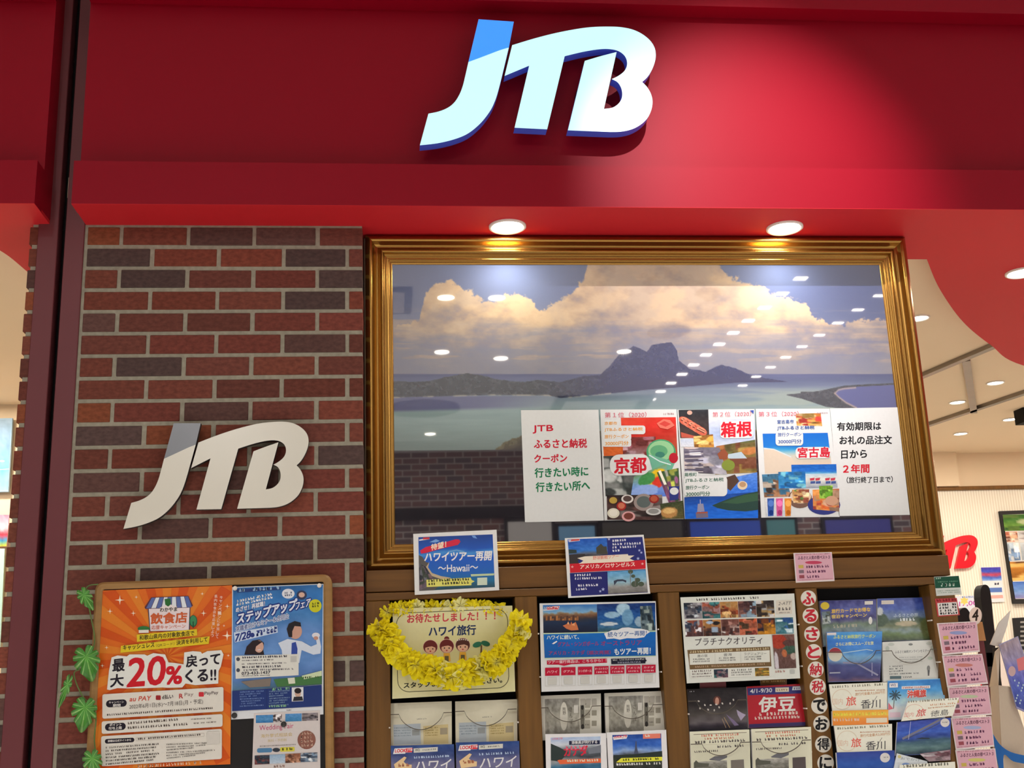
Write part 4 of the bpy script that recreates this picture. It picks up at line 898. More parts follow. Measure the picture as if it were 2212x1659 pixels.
for k, (o, dy, lab) in enumerate(((0, 0, 'navy brochure with large white katakana in the first bay, under the left cream one'), (1005, -50, 'navy brochure with large white katakana in the first bay, under the right cream one'))):
    p = book([(100 + o, 862 + dy), (1075 + o, 838 + dy), (1090 + o, 1420 + dy), (110 + o, 1440 + dy)], .030, .010, (44, 64, 120), ZC1)
    p.photo([(102 + o, 870 + dy), (1074 + o, 846 + dy), (1090 + o, 1418 + dy), (110 + o, 1438 + dy)], pic([(0, (40, 70, 130)), (.25, (50, 66, 116)), (.5, (104, 104, 140)), (1, (116, 114, 140))], 80 + k, 4, 4, 40), 40, 24)
    p.poly([(160 + o, 905 + dy), (430 + o, 890 + dy), (425 + o, 965 + dy), (330 + o, 970 + dy), (320 + o, 985 + dy), (135 + o, 992 + dy)], (232, 230, 230)); p.poly([(335 + o, 905 + dy), (440 + o, 898 + dy), (430 + o, 962 + dy), (330 + o, 968 + dy)], (206, 40, 50))
    p.text('LOOK', 165 + o, 968 + dy, 330 + o, 962 + dy, 52, (200, 36, 50), .03, slant=.15); p.text('JTB', 342 + o, 958 + dy, 430 + o, 952 + dy, 44, (240, 220, 220), .02, slant=.15)
    p.poly([(452 + o, 905 + dy), (825 + o, 882 + dy), (823 + o, 950 + dy), (455 + o, 972 + dy)], (200, 200, 190)); p.text('W2', 475 + o, 950 + dy, 545 + o, 946 + dy, 38, (90, 90, 90), .02); p.tiny(590 + o, 940 + dy, 800 + o, 925 + dy, 24, (110, 110, 106), k)
    p.tiny(450 + o, 1062 + dy, 1000 + o, 1035 + dy, 34, (170, 190, 226), 4 + k)
    p.poly([(150 + o, 1150 + dy), (310 + o, 1030 + dy), (345 + o, 1045 + dy), (300 + o, 1110 + dy), (345 + o, 1150 + dy), (425 + o, 1155 + dy), (420 + o, 1230 + dy), (180 + o, 1260 + dy)], (222, 186, 140)); p.tiny(200 + o, 1190 + dy, 390 + o, 1180 + dy, 50, (170, 110, 80), 6)
    p.text('ハワイ', 465 + o, 1262 + dy, 1015 + o, 1232 + dy, 165, (226, 226, 232), .01, slant=.12)
    p.done('brochure', lab, 'brochure', GB)
ZC2 = (1150, 1480, .14014)
for k, (o, dy, lab) in enumerate(((0, 0, 'grey map leaflet with a brown arched line in the second bay, left one'), (985, -40, 'grey map leaflet with a brown arched line in the second bay, right one'))):
    p = book([(128 + o, 165 + dy), (1055 + o, 128 + dy), (1066 + o, 830 + dy), (150 + o, 850 + dy)], .075, .055, (214, 212, 198), ZC2)
    p.photo([(190 + o, 215 + dy), (720 + o, 200 + dy), (735 + o, 820 + dy), (200 + o, 830 + dy)], pic([(0, (150, 148, 140)), (.3, (140, 138, 126)), (.45, (176, 174, 160)), (1, (120, 118, 108))], 90 + k, 6, 5, 90), 40, 40)
    p.ell(486 + o, 480 + dy, 60, 220, (206, 204, 190)); p.vtext('熊野', 490 + o, 370 + dy, 492 + o, 430 + dy, 50, 56, (110, 106, 96), .01); p.vtext('さんぽ', 590 + o, 370 + dy, 600 + o, 560 + dy, 46, 70, (84, 80, 72), 0)
    p.rect(640 + o, 310 + dy, 705 + o, 430 + dy, (206, 204, 194), 2)
    p.poly([(738 + o, 300 + dy), (800 + o, 298 + dy), (806 + o, 670 + dy), (742 + o, 676 + dy)], (110, 108, 96)); p.ell(770 + o, 345 + dy, 20, 36, (40, 38, 34)); p.ell(775 + o, 480 + dy, 18, 34, (70, 66, 58)); p.ell(775 + o, 640 + dy, 22, 40, (46, 44, 40))
    for j in range(3): p.rect(738 + o + j * 90, 212 + dy, 812 + o + j * 88, 310 + dy, (176, 172, 160), 2); p.rect(810 + o, 220 + j * 160 + dy, 890 + o, 350 + j * 160 + dy, (170, 166, 150), 2); p.rect(915 + o, 230 + j * 160 + dy, 990 + o, 310 + j * 160 + dy, (150, 146, 130), 2); p.tiny(812 + o, 300 + j * 160 + dy, 886 + o, 298 + j * 160 + dy, 20, (110, 106, 96), j)
    p.done('brochure', lab, 'brochure', GB)
pocket(140, 1055, 345, 312, 500, .048, (240, 920, 230), ZC2); pocket(1110, 2030, 320, 290, 500, .048, (1230, 1860, 205), ZC2)
p = book([(200, 755), (1135, 740), (1160, 1400), (215, 1420)], .028, .008, (224, 228, 222), ZC2, thick=.004)
p.photo([(282, 810), (1050, 790), (1062, 1390), (285, 1400)], pic([(0, (160, 180, 210)), (.2, (200, 206, 214)), (.36, (90, 100, 106)), (.5, (60, 64, 70)), (.62, (150, 150, 150)), (.75, (50, 100, 130)), (1, (40, 90, 120))], 95, 3, 4, 40), 40, 36)
p.poly([(284, 900), (420, 960), (560, 1040), (420, 1180), (286, 1160)], (44, 56, 54)); p.poly([(860, 990), (960, 950), (1056, 920), (1058, 1040), (870, 1060)], (110, 116, 126))
p.rect(565, 860, 1040, 922, (36, 40, 64), 10); p.text('添乗員が同行する', 605, 910, 1000, 898, 48, (226, 228, 232), .02)
p.text('カナダ', 490, 1100, 850, 1080, 150, (196, 40, 62), .03); p.tiny(500, 1000, 840, 985, 60, (226, 110, 130), 3)
p.poly([(385, 1160), (420, 1150), (1055, 1130), (1058, 1195), (425, 1218)], (216, 100, 60)); p.tiny(490, 1185, 1020, 1172, 36, (240, 216, 190), 4); p.text('LOOK JTB', 300, 855, 460, 846, 40, (220, 120, 130), .01, slant=.15)
p.done('brochure', 'mountain lake flyer with an orange ribbon at the bottom of the second bay', 'brochure', GB)
p = book([(1145, 730), (2062, 688), (2095, 1400), (1180, 1420)], .026, .006, (224, 228, 224), ZC2, thick=.004)
p.photo([(1232, 770), (1985, 745), (2005, 1390), (1255, 1400)], pic([(0, (30, 66, 140)), (.25, (50, 96, 180)), (.4, (130, 160, 206)), (.5, (90, 100, 120)), (.54, (40, 52, 40)), (.7, (50, 54, 46)), (1, (44, 46, 44))], 97, 4, 7, 46), 46, 40)
p.poly([(1592, 860), (1604, 860), (1612, 960), (1636, 1060), (1566, 1060), (1584, 960)], (70, 76, 96)); p.poly([(1250, 1080), (1500, 1070), (1700, 1050), (2000, 1015), (2004, 1110), (1252, 1120)], (40, 50, 44))
p.poly([(1290, 1190), (1370, 1125), (2000, 1105), (2003, 1165), (1360, 1192)], (226, 226, 60)); p.tiny(1390, 1168, 1960, 1148, 34, (90, 90, 40), 4); p.tiny(1290, 1240, 1980, 1220, 36, (220, 220, 210), 5)
p.rect(1705, 755, 1975, 828, (222, 120, 100), 10); p.tiny(1730, 800, 1950, 790, 36, (244, 210, 200), 8); p.poly([(1240, 800), (1470, 775), (1450, 825), (1250, 845)], (226, 226, 230)); p.text('LOOK JTB', 1260, 830, 1450, 812, 44, (206, 50, 60), .03, slant=.15)
p.done('brochure', 'flyer with an iron tower and yellow ribbon at the bottom of the second bay', 'brochure', GB)
ZC3 = (1470, 1460, .14014)
p = book([(105, 205), (1010, 172), (1035, 830), (140, 860)], .075, .055, (40, 38, 38), ZC3, thick=.01)
p.photo([(108, 212), (1008, 180), (1034, 826), (142, 856)], pic([(0, (34, 30, 30)), (.4, (44, 40, 40)), (.6, (86, 82, 78)), (.8, (100, 94, 96)), (.9, (44, 40, 50)), (1, (30, 28, 32))], 101, 4, 5, 30), 40, 30)
p.ell(565, 380, 60, 70, (90, 50, 40)); p.ell(563, 390, 30, 60, (190, 140, 120))
for x, y in ((280, 390), (375, 450), (465, 450), (645, 425), (765, 425), (595, 485), (520, 530), (425, 520), (300, 500), (815, 370), (550, 440)): p.ell(x, y, 18, 12, (206, 200, 190), 9, rot=x)
p.poly([(862, 520), (940, 570), (1005, 600), (930, 690), (880, 600)], (176, 166, 190)); p.stroke([(670, 640), (760, 800)], 8, (190, 160, 110)); p.stroke([(640, 660), (700, 800)], 8, (176, 150, 120)); p.poly([(700, 590), (820, 680), (900, 760), (830, 770)], (130, 116, 150)); p.tiny(140, 250, 210, 246, 16, (200, 200, 200), 1)
p.done('brochure', 'black brochure with pale sparks and an arc in the third bay, left', 'brochure', GB)
pocket(115, 1030, 385, 360, 440, .048, (245, 880, 205), ZC3)
p = book([(1020, 165), (1925, 120), (1925, 770), (1055, 805)], .072, .052, (170, 28, 40), ZC3, thick=.016)
p.poly([(1030, 190), (1920, 150), (1922, 268), (1040, 300)], (48, 48, 112)); p.text('4/1-9/30', 1075, 268, 1410, 250, 62, (216, 220, 240), .02); p.rect(1462, 182, 1670, 250, (214, 206, 180), 6); p.tiny(1480, 232, 1650, 226, 30, (150, 110, 90), 2)
p.poly([(1730, 165), (1915, 155), (1895, 215), (1718, 222)], (206, 210, 226)); p.tiny(1740, 212, 1890, 204, 32, (80, 84, 140), 3)
p.text('伊豆', 1210, 560, 1765, 540, 230, (238, 222, 206), .03)
p.tiny(1150, 620, 1825, 590, 50, (236, 190, 180), 4); p.tiny(1140, 675, 1835, 650, 44, (236, 190, 180), 5); p.poly([(1060, 745), (1924, 710), (1924, 768), (1058, 802)], (56, 44, 96))
p.done('brochure', 'red and navy brochure with two large white characters in the third bay', 'brochure', GB)
for k, (o, dy, lab) in enumerate(((0, 0, 'cream leaflet with a temple photo at the bottom of the third bay, left'), (950, -40, 'cream leaflet with a temple photo at the bottom of the third bay, right'))):
    p = book([(142 + o, 860 + dy), (1062 + o, 825 + dy), (1085 + o, 1560 + dy), (172 + o, 1590 + dy)], .028, .008, (222, 218, 190), ZC3)
    p.stroke([(200 + o, 905 + dy), (1020 + o, 872 + dy)], 9, (120, 112, 90))
    p.tiny(310 + o, 940 + dy, 900 + o, 915 + dy, 34, (200, 130, 110), k); p.tiny(370 + o, 985 + dy, 830 + o, 965 + dy, 32, (190, 130, 100), k + 2); p.tiny(215 + o, 1045 + dy, 1000 + o, 1010 + dy, 40, (96, 92, 84), k + 4)
    p.tiny(560 + o, 1110 + dy, 980 + o, 1090 + dy, 36, (96, 92, 84), k + 6); p.tiny(210 + o, 1185 + dy, 620 + o, 1165 + dy, 30, (110, 106, 96), k + 8); p.stroke([(220 + o, 1068 + dy), (900 + o, 1040 + dy)], 3, (170, 166, 140))
    p.photo([(205 + o, 1330 + dy), (715 + o, 1300 + dy), (722 + o, 1550 + dy), (212 + o, 1570 + dy)], pic([(0, (176, 174, 166)), (.3, (130, 130, 120)), (1, (96, 96, 86))], 110 + k, 6, 5, 80), 34, 22)
    p.poly([(440 + o, 1288 + dy), (530 + o, 1238 + dy), (720 + o, 1225 + dy), (716 + o, 1260 + dy), (600 + o, 1310 + dy), (460 + o, 1300 + dy)], (110, 112, 116)); p.poly([(205 + o, 1340 + dy), (240 + o, 1300 + dy), (280 + o, 1340 + dy), (440 + o, 1350 + dy), (430 + o, 1400 + dy), (206 + o, 1420 + dy)], (90, 92, 80))
    p.poly([(775 + o, 1300 + dy), (975 + o, 1288 + dy), (985 + o, 1500 + dy), (780 + o, 1510 + dy)], (120, 114, 106) if k == 0 else (84, 76, 74))
    p.done('brochure', lab, 'brochure', GB)
pocket(160, 1075, 1048, 1015, 420, .002, (330, 925, 190), ZC3); pocket(1105, 2010, 1015, 980, 420, .002, (1240, 1880, 190), ZC3)
ZC4 = (1750, 1270, .13562)
p = book([(150, 205), (1050, 180), (1062, 900), (215, 930)], .095, .075, (70, 74, 130), ZC4)
p.photo([(152, 212), (1048, 188), (1060, 890), (214, 920)], pic([(0, (52, 52, 120)), (.2, (70, 80, 150)), (.42, (60, 56, 110)), (.55, (110, 130, 110)), (.7, (130, 150, 160)), (1, (120, 150, 160))], 120, 6, 5, 70), 46, 36)
p.ell(236, 285, 70, 60, (226, 190, 40)); p.rect(868, 212, 1000, 268, (214, 210, 200), 5); p.text('旅行カードでお得な', 340, 405, 960, 375, 66, (220, 180, 60), .03); p.text('宿泊キャンペーン', 340, 490, 900, 460, 62, (226, 190, 90), .03); p.ell(960, 520, 30, 60, (220, 214, 206)); p.tiny(360, 640, 760, 620, 50, (170, 170, 150), 4); p.photo([(180, 380), (320, 370), (330, 560), (200, 580)], mosaic([(110, 130, 140), (170, 180, 176), (80, 90, 80)], 121, 4), 14, 16)
p.done('brochure', 'purple brochure with yellow lettering and a yellow disc at the top of the fourth bay', 'brochure', GB)
p = book([(1070, 170), (1975, 145), (1985, 830), (1080, 850)], .095, .075, (60, 80, 140), ZC4)
p.photo([(1072, 176), (1973, 152), (1984, 826), (1080, 846)], blobs([(0, (56, 72, 150)), (.25, (66, 90, 170)), (.42, (100, 120, 150)), (.5, (70, 90, 70)), (.66, (110, 120, 90)), (.76, (120, 140, 140)), (.85, (96, 120, 70)), (1, (60, 76, 50))], [(.9, .7, .16, .25, (90, 100, 60)), (.05, .5, .14, .16, (60, 80, 60)), (.04, .3, .06, .1, (190, 196, 196)), (.5, .6, .2, .06, (170, 160, 130))], 122, 36), 50, 40)
p.rect(1135, 200, 1335, 262, (206, 200, 190), 4); p.text('ふるさとの旅', 1330, 470, 1720, 455, 60, (190, 206, 226), .0); p.tiny(1420, 530, 1670, 520, 46, (206, 214, 220), 2); p.text('JTB', 1850, 198, 1910, 194, 26, (190, 50, 80), .02)
p.done('brochure', 'brochure with a green garden pond under blue sky at the top of the fourth bay', 'brochure', GB)
p = book([(262, 705), (1150, 690), (1115, 1480), (300, 1500)], .062, .042, (60, 120, 190), ZC4)
p.photo([(264, 712), (1148, 698), (1114, 1476), (300, 1494)], pic([(0, (70, 150, 206)), (.2, (40, 110, 196)), (.4, (60, 130, 200)), (.55, (120, 170, 206)), (.66, (70, 80, 140)), (.9, (52, 54, 110)), (1, (110, 80, 100))], 124, 3, 6, 40), 46, 40)
p.text('ふるさと納税旅行クーポン', 370, 812, 1040, 795, 60, (190, 206, 90), .02); p.text('さらにお得にスムーズな旅', 410, 925, 1010, 905, 56, (206, 226, 150), .02)
p.ell(400, 1060, 112, 112, (222, 214, 196)); p.poly([(400 + 106 * math.cos(t), 1058 + 106 * math.sin(t)) for t in [math.pi + .2 + i * (math.pi - .4) / 12 for i in range(13)]], (150, 36, 50)); p.stroke([(520, 1190), (740, 1200), (900, 1290), (1080, 1390)], 26, (150, 150, 176)); p.stroke([(760, 1230), (1050, 1000)], 5, (170, 180, 200)); p.stroke([(985, 1190), (985, 1400)], 12, (160, 160, 190)); p.rect(270, 715, 415, 755, (210, 206, 206), 4)
p.stroke([(520, 1035), (700, 1010), (900, 980), (1000, 1000)], 10, (190, 214, 230)); p.rect(310, 1345, 480, 1365, (170, 176, 190), 6)
p.done('brochure', 'bright blue brochure with a bridge and a round red topped badge in the fourth bay', 'brochure', GB)
p = book([(1152, 862), (2030, 825), (2040, 1470), (1165, 1500)], .062, .042, (206, 208, 200), ZC4)
p.text('ふるさと納税オンラインセミナー', 1350, 1045, 1895, 1020, 46, (70, 74, 76), .01)
for k in range(3): p.tiny(1420, 1115 + k * 34, 1790, 1105 + k * 34, 14, (140, 144, 140), k)
for k in range(4): p.tiny(1258, 1262 + k * 40, 1480 + (k == 3) * 260, 1252 + k * 38, 22, (96, 100, 98), 5 + k)
p.ell(1885, 1280, 26, 44, (120, 120, 116)); p.poly([(1870, 1310), (1905, 1310), (1895, 1400), (1875, 1400)], (60, 62, 64)); p.rect(1270, 1405, 1450, 1450, (60, 90, 96), 3); p.tiny(1470, 1435, 1620, 1428, 26, (110, 114, 110), 9); p.ell(1600, 900, 34, 18, (110, 114, 110)); p.ell(1290, 900, 50, 24, (180, 186, 176)); p.ell(1895, 885, 50, 24, (180, 186, 176)); p.ell(1230, 970, 30, 44, (176, 184, 172)); p.ell(1950, 960, 30, 44, (176, 184, 172)); p.ell(1910, 1120, 40, 24, (170, 186, 170))
p.done('brochure', 'white leaflet with grey print in the fourth bay beside the blue bridge one', 'brochure', GB)
pocket(1160, 2035, 1000, 968, 430, .036, (1300, 1920, 205), ZC4); pocket(255, 1120, 1020, 990, 420, .036, (500, 1050, 200), ZC4)
ZC5 = (1770, 1450, .14467)
def kagawa(o, dy, base, word, lab, Y0):
    p = book([(145 + o, 195 + dy), (1010 + o, 165 + dy), (1012 + o, 570 + dy), (195 + o, 590 + dy)], Y0, Y0 - .012, (226, 218, 198), ZC5, thick=.005)
    p.tiny(185 + o, 252 + dy, 960 + o, 210 + dy, 34, (130, 130, 110), 1); p.tiny(530 + o, 300 + dy, 980 + o, 285 + dy, 18, (170, 120, 80), 2); p.text('旅行代金最大2,000円引', 535 + o, 368 + dy, 980 + o, 335 + dy, 46, (180, 130, 80), .01)
    p.ring([(340 + o + 150 * math.cos(t), 420 + dy + 150 * math.sin(t)) for t in [2 * math.pi * i / 24 for i in range(24)]], 7, (200, 180, 150))
    p.text('国内', 200 + o, 500 + dy, 350 + o, 496 + dy, 90, (206, 176, 150), .0); p.text('旅', 400 + o, 515 + dy, 548 + o, 510 + dy, 135, (206, 80, 66), .01)
    p.text(word, 620 + o, 560 + dy, 910 + o, 545 + dy, 130, (54, 52, 56), .005); p.stroke([(735 + o, 500 + dy), (800 + o, 470 + dy), (860 + o, 370 + dy)], 6, (60, 58, 60))
    return p.done('brochure', lab, 'brochure', GB)
kagawa(0, 0, 0, '香川', 'cream leaflet with black and red brush characters under the blue bridge brochure', .034)
p = book([(1018, 140), (1865, 105), (1880, 700), (1022, 730)], .036, .022, (120, 180, 220), ZC5)
p.photo([(1022, 150), (1862, 116), (1878, 696), (1024, 724)], pic([(0, (50, 120, 190)), (.25, (70, 150, 210)), (.5, (170, 206, 224)), (.7, (214, 222, 226)), (1, (200, 206, 214))], 130, 5, 4, 50), 46, 36)
p.rect(1045, 178, 1172, 245, (220, 220, 224), 4); p.text('W2', 1062, 228, 1140, 222, 36, (90, 90, 130), .02); p.rect(1228, 225, 1655, 268, (226, 224, 222), 14); p.tiny(1240, 258, 1640, 246, 26, (190, 120, 110), 2); p.text('沖縄旅', 1315, 400, 1590, 380, 110, (214, 70, 56), .04, out=(240, 226, 216))
for k in range(9): a = k * .7; p.stroke([(1130, 350), (1130 + 90 * math.cos(a), 360 + 80 * math.sin(a))], 18, (50, 76, 90))
p.stroke([(1120, 360), (1105, 560)], 10, (90, 84, 80)); p.poly([(1030, 470), (1100, 560), (1026, 580)], (206, 110, 120))
p.rect(1050, 615, 1210, 690, (226, 190, 200), 4)
p.done('brochure', 'sky blue brochure with a palm tree and red characters in the fourth bay', 'brochure', GB)
p = book([(195, 590), (1028, 572), (1032, 790), (200, 810)], .014, .006, (226, 150, 30), ZC5, thick=.012)
p.photo([(198, 598), (1026, 580), (1030, 786), (202, 806)], pic([(0, (226, 150, 30)), (.3, (232, 170, 40)), (.55, (222, 130, 30)), (1, (214, 120, 30))], 131, 4, 3, 20), 30, 10)
p.tiny(205, 668, 1010, 650, 44, (240, 200, 60), 2); p.tiny(205, 748, 600, 740, 40, (236, 180, 150), 3); p.rect(700, 700, 1012, 772, (206, 196, 170), 6)
p.done('brochure', 'narrow orange brochure top between the two brush character leaflets', 'brochure', GB)
kagawa(75, 620, 0, '香川', 'cream leaflet with black and red brush characters under the orange strip', .004)
p = book([(1165, 760), (1960, 690), (1962, 1230), (1135, 1260)], -.004, -.016, (50, 70, 140), ZC5, thick=.006)
p.photo([(1170, 766), (1956, 698), (1960, 1224), (1138, 1254)], pic([(0, (60, 76, 160)), (.35, (56, 90, 176)), (.5, (46, 70, 140)), (.62, (60, 90, 106)), (.8, (90, 120, 120)), (1, (40, 60, 70))], 133, 4, 7, 40), 46, 34)
p.stroke([(1240, 1010), (1500, 880), (1660, 800), (1810, 720)], 34, (110, 112, 126)); p.stroke([(1290, 1010), (1540, 905), (1800, 770)], 12, (70, 74, 90)); p.poly([(1430, 1010), (1530, 990), (1640, 995), (1650, 1010)], (40, 50, 50)); p.ell(1875, 768, 68, 64, (206, 202, 196)); p.stroke([(1365, 750), (1330, 1020)], 5, (190, 196, 220)); p.tiny(1830, 772, 1920, 768, 20, (130, 130, 130), 2)
p.done('brochure', 'deep blue brochure with a long bridge and white disc in the fourth bay', 'brochure', GB)
p = book([(1320, 455), (2085, 392), (1990, 665), (1225, 745)], -.006, -.016, (226, 218, 198), ZC5, thick=.004)
p.tiny(1320, 470, 2050, 425, 32, (140, 136, 116), 1); p.tiny(1650, 515, 2030, 488, 26, (190, 140, 100), 2); p.tiny(1620, 560, 2010, 525, 20, (180, 130, 90), 3); p.ring([(1420 + 140 * math.cos(t), 610 + 115 * math.sin(t)) for t in [2 * math.pi * i / 24 for i in range(24)]], 7, (206, 170, 150))
p.text('国内', 1260, 690, 1400, 680, 70, (206, 140, 130), .0, slant=.2); p.text('旅', 1440, 680, 1580, 665, 110, (190, 64, 56), .01, slant=.2); p.text('徳島', 1650, 680, 1920, 655, 90, (60, 58, 58), .0, slant=.2)
p.done('brochure', 'tilted cream leaflet with a red brush character leaning out of the fourth bay', 'brochure', GB)
p = book([(255, 1215), (1120, 1180), (1135, 1560), (280, 1590)], -.014, -.022, (44, 70, 140), ZC5, thick=.01)
p.photo([(258, 1222), (1118, 1188), (1134, 1556), (282, 1586)], pic([(0, (48, 66, 140)), (.5, (44, 84, 160)), (1, (40, 66, 130))], 135, 3, 3, 20), 30, 16); p.ell(980, 1290, 74, 72, (200, 198, 194)); p.tiny(935, 1294, 1025, 1290, 18, (130, 130, 130), 2)
p.done('brochure', 'dark blue brochure with a pale disc at the bottom of the fourth bay', 'brochure', GB)
p = book([(1160, 1225), (1610, 1345), (1640, 1560), (1090, 1560)], -.022, -.03, (196, 204, 206), ZC5, thick=.004)
p.text('おでかけ', 1215, 1318, 1500, 1350, 40, (110, 120, 120), .0); p.ell(1290, 1400, 60, 34, (120, 150, 200)); p.ell(1195, 1275, 26, 24, (190, 180, 120))
p.done('brochure', 'pale leaflet set at an angle at the bottom of the fourth bay', 'brochure', GB)
p = book([(1200, 1400), (2025, 1350), (2040, 1600), (1190, 1620)], -.032, -.04, (222, 216, 198), ZC5, thick=.004)
p.tiny(1240, 1440, 1990, 1400, 44, (110, 110, 96), 2)
p.done('brochure', 'cream leaflet top edge with small black print at the bottom right of the bays', 'brochure', GB)
p = book([(1500, 1230), (1955, 1170), (1960, 1330), (1640, 1350)], -.017, -.021, (120, 96, 106), ZC5, thick=.004)
p.photo([(1505, 1236), (1950, 1178), (1956, 1326), (1640, 1344)], mosaic([(110, 70, 80), (150, 130, 134), (90, 60, 66), (170, 160, 164)], 136, 4), 26, 10)
p.done('brochure', 'mauve leaflet below the deep blue bridge brochure', 'brochure', GB)
# darker booklets half hidden under the third bay's poster
p = book([(300, 100), (700, 90), (705, 180), (300, 190)], .09, .085, (130, 76, 80), ZC3, thick=.006)
p.done('brochure', 'dull red booklet showing as a strip under the white poster', 'brochure', GB)
p = book([(1230, 62), (1640, 50), (1640, 130), (1235, 140)], .09, .085, (120, 88, 50), ZC3, thick=.006)
p.tiny(1260, 100, 1610, 88, 24, (180, 150, 100), 2)
p.done('brochure', 'brown and gold booklet showing as a strip above the red and navy brochure', 'brochure', GB)

# ================================================================== ROUND STICKERS ON THE STILE
SC = [(1746.4, 1292.4, 'ふ'), (1750.6, 1330, 'る'), (1754, 1369.5, 'さ'), (1757.8, 1408.6, 'と'), (1762, 1446.3, '納'), (1766.3, 1483.5, '税'), (1769.8, 1524.5, 'で'), (1774.5, 1563.5, 'お'), (1778.5, 1607.5, '得'), (1783.5, 1648, 'に')]
LB = ['red hiragana fu, topmost of the column', 'red hiragana ru, second from the top', 'red hiragana sa, third from the top', 'red hiragana to, fourth from the top', 'red kanji no, fifth from the top', 'red kanji zei, lowest of the red ones', 'black hiragana de, topmost of the black ones', 'black hiragana o, second of the black ones', 'black kanji toku, above the last sticker', 'black hiragana ni, cut by the bottom edge']
for k, ((x, y, ch), lb) in enumerate(zip(SC, LB)):
    r = 16.6 + k * .15; pts = [(x + r * math.cos(2 * math.pi * i / 28), y + r * 1.02 * math.sin(2 * math.pi * i / 28)) for i in range(28)]
    p = Paper([(x - r, y - r), (x + r, y - r), (x + r, y + r), (x - r, y + r)], CYF - .0005, base=(226, 226, 214), thick=.0004)
    p.mb = MB(); P = [p.P(*q) for q in pts]; p.mb.prism(P, -p.nrm * .0004, (228, 224, 210))
    c = (196, 44, 58) if k < 6 else (24, 24, 26); s = 12.5
    p.text(ch, x - s, y + s, x + s, y + s - .5, 2 * s, c, .04 if k not in (4, 5, 8) else .025)
    p.done('round_sticker', 'round white sticker with ' + lb, 'sticker', 'stickers in a column on the cabinet stile')

# ================================================================== PINK CARDS ON THE RIGHT STILE
ZR = (2000, 1230, .25854); PK = (226, 176, 190)
def pink(corners, Y, lab, title_c, seed, cs=ZR, extra=True):
    p = Paper(corners, Y, base=(232, 222, 218), thick=.0006, cs=cs)
    (x0, y0), (x1, y1), (x2, y2), (x3, y3) = corners
    f = lambda u, v: (x0 * (1 - u) * (1 - v) + x1 * u * (1 - v) + x2 * u * v + x3 * (1 - u) * v, y0 * (1 - u) * (1 - v) + y1 * u * (1 - v) + y2 * u * v + y3 * (1 - u) * v)
    p.poly([f(.03, .03), f(.985, .03), f(.985, .95), f(.03, .95)], PK)
    h = (y3 - y0)
    def row(u0, u1, v, hh, c, s): a, b = f(u0, v), f(u1, v); p.tiny(a[0], a[1], b[0], b[1], h * hh, c, s)
    row(.05, .95, .075, .05, (200, 140, 150), seed); 
    a, b = f(.1, .23), f(.93, .23); p.text('ふるさと人気の宿ベスト３', a[0], a[1], b[0], b[1], h * .12, (86, 40, 66), .02)
    q = f(.5, .34); p.ell(q[0], q[1], (x1 - x0) * .22, h * .055, title_c)
    for k in range(3):
        v = .52 + k * .17
        q0, q1 = f(.1, v), f(.24, v); p.poly([f(.1, v - .11), f(.23, v - .11), f(.23, v), f(.1, v)], ((206, 180, 90), (130, 110, 120), (160, 80, 90))[k])
        row(.28, .9 - .1 * ((seed + k) % 3), v, .085, (130, 80, 110), seed + k)
    row(.05, .95, .93, .03, (200, 140, 150), seed + 5)
    return p.done('pink_card', lab, 'card', 'pink ranking cards on the cabinet')
pink([(92, 450), (425, 432), (452, 688), (138, 718)], .0285, 'pink ranking card hung on the right stile, topmost of the five in the column', (150, 160, 206), 1)
pink([(135, 720), (470, 705), (520, 955), (178, 985)], .0275, 'pink ranking card hung on the right stile, second from the top of the column', (206, 130, 120), 2)
pink([(180, 985), (520, 968), (552, 1215), (215, 1240)], .0265, 'pink ranking card hung on the right stile, middle of the five in the column', (196, 206, 170), 3)
pink([(208, 1240), (545, 1225), (572, 1480), (250, 1510)], .0255, 'pink ranking card hung on the right stile, second from the bottom of the column', (170, 180, 214), 4)
pink([(245, 1510), (580, 1495), (612, 1750), (285, 1780)], .0245, 'pink ranking card hung on the right stile, cut off by the bottom edge', (214, 206, 120), 5)
ZQ = (1440, 1180, .349)
pink([(785, 42), (1022, 36), (1040, 215), (800, 226)], .0285, 'pink ranking card stuck on the cabinet top rail above the round stickers', (200, 70, 100), 6, ZQ)
p = Paper([(68, 62), (275, 52), (300, 210), (88, 222)], .0285, base=(216, 220, 212), thick=.0006, cs=ZR)
p.poly([(70, 66), (275, 54), (290, 150), (80, 158)], (28, 84, 62)); p.tiny(90, 145, 280, 138, 26, (190, 214, 196), 2); p.tiny(100, 110, 270, 102, 10, (120, 170, 140), 3); p.tiny(80, 82, 130, 78, 12, (190, 214, 196), 4); p.tiny(95, 185, 285, 176, 8, (140, 170, 150), 5); p.tiny(98, 200, 285, 192, 8, (140, 170, 150), 6)
p.done('green_card', 'small green and white card on top of the right stile', 'card')
p = Paper([(76, 245), (258, 238), (285, 382), (98, 396)], .0285, base=(190, 70, 70), thick=.0006, cs=ZR)
p.poly([(95, 282), (258, 272), (270, 375), (108, 386)], (230, 226, 220)); p.tiny(85, 270, 255, 262, 22, (140, 30, 40), 2)
for k in range(4): p.tiny(108 + k * 3, 306 + k * 24, 258 + k * 2, 298 + k * 24, 18, (50, 46, 46), 6 + k)
p.done('red_card', 'small red bordered card with black lines on the right stile under the green card', 'card')
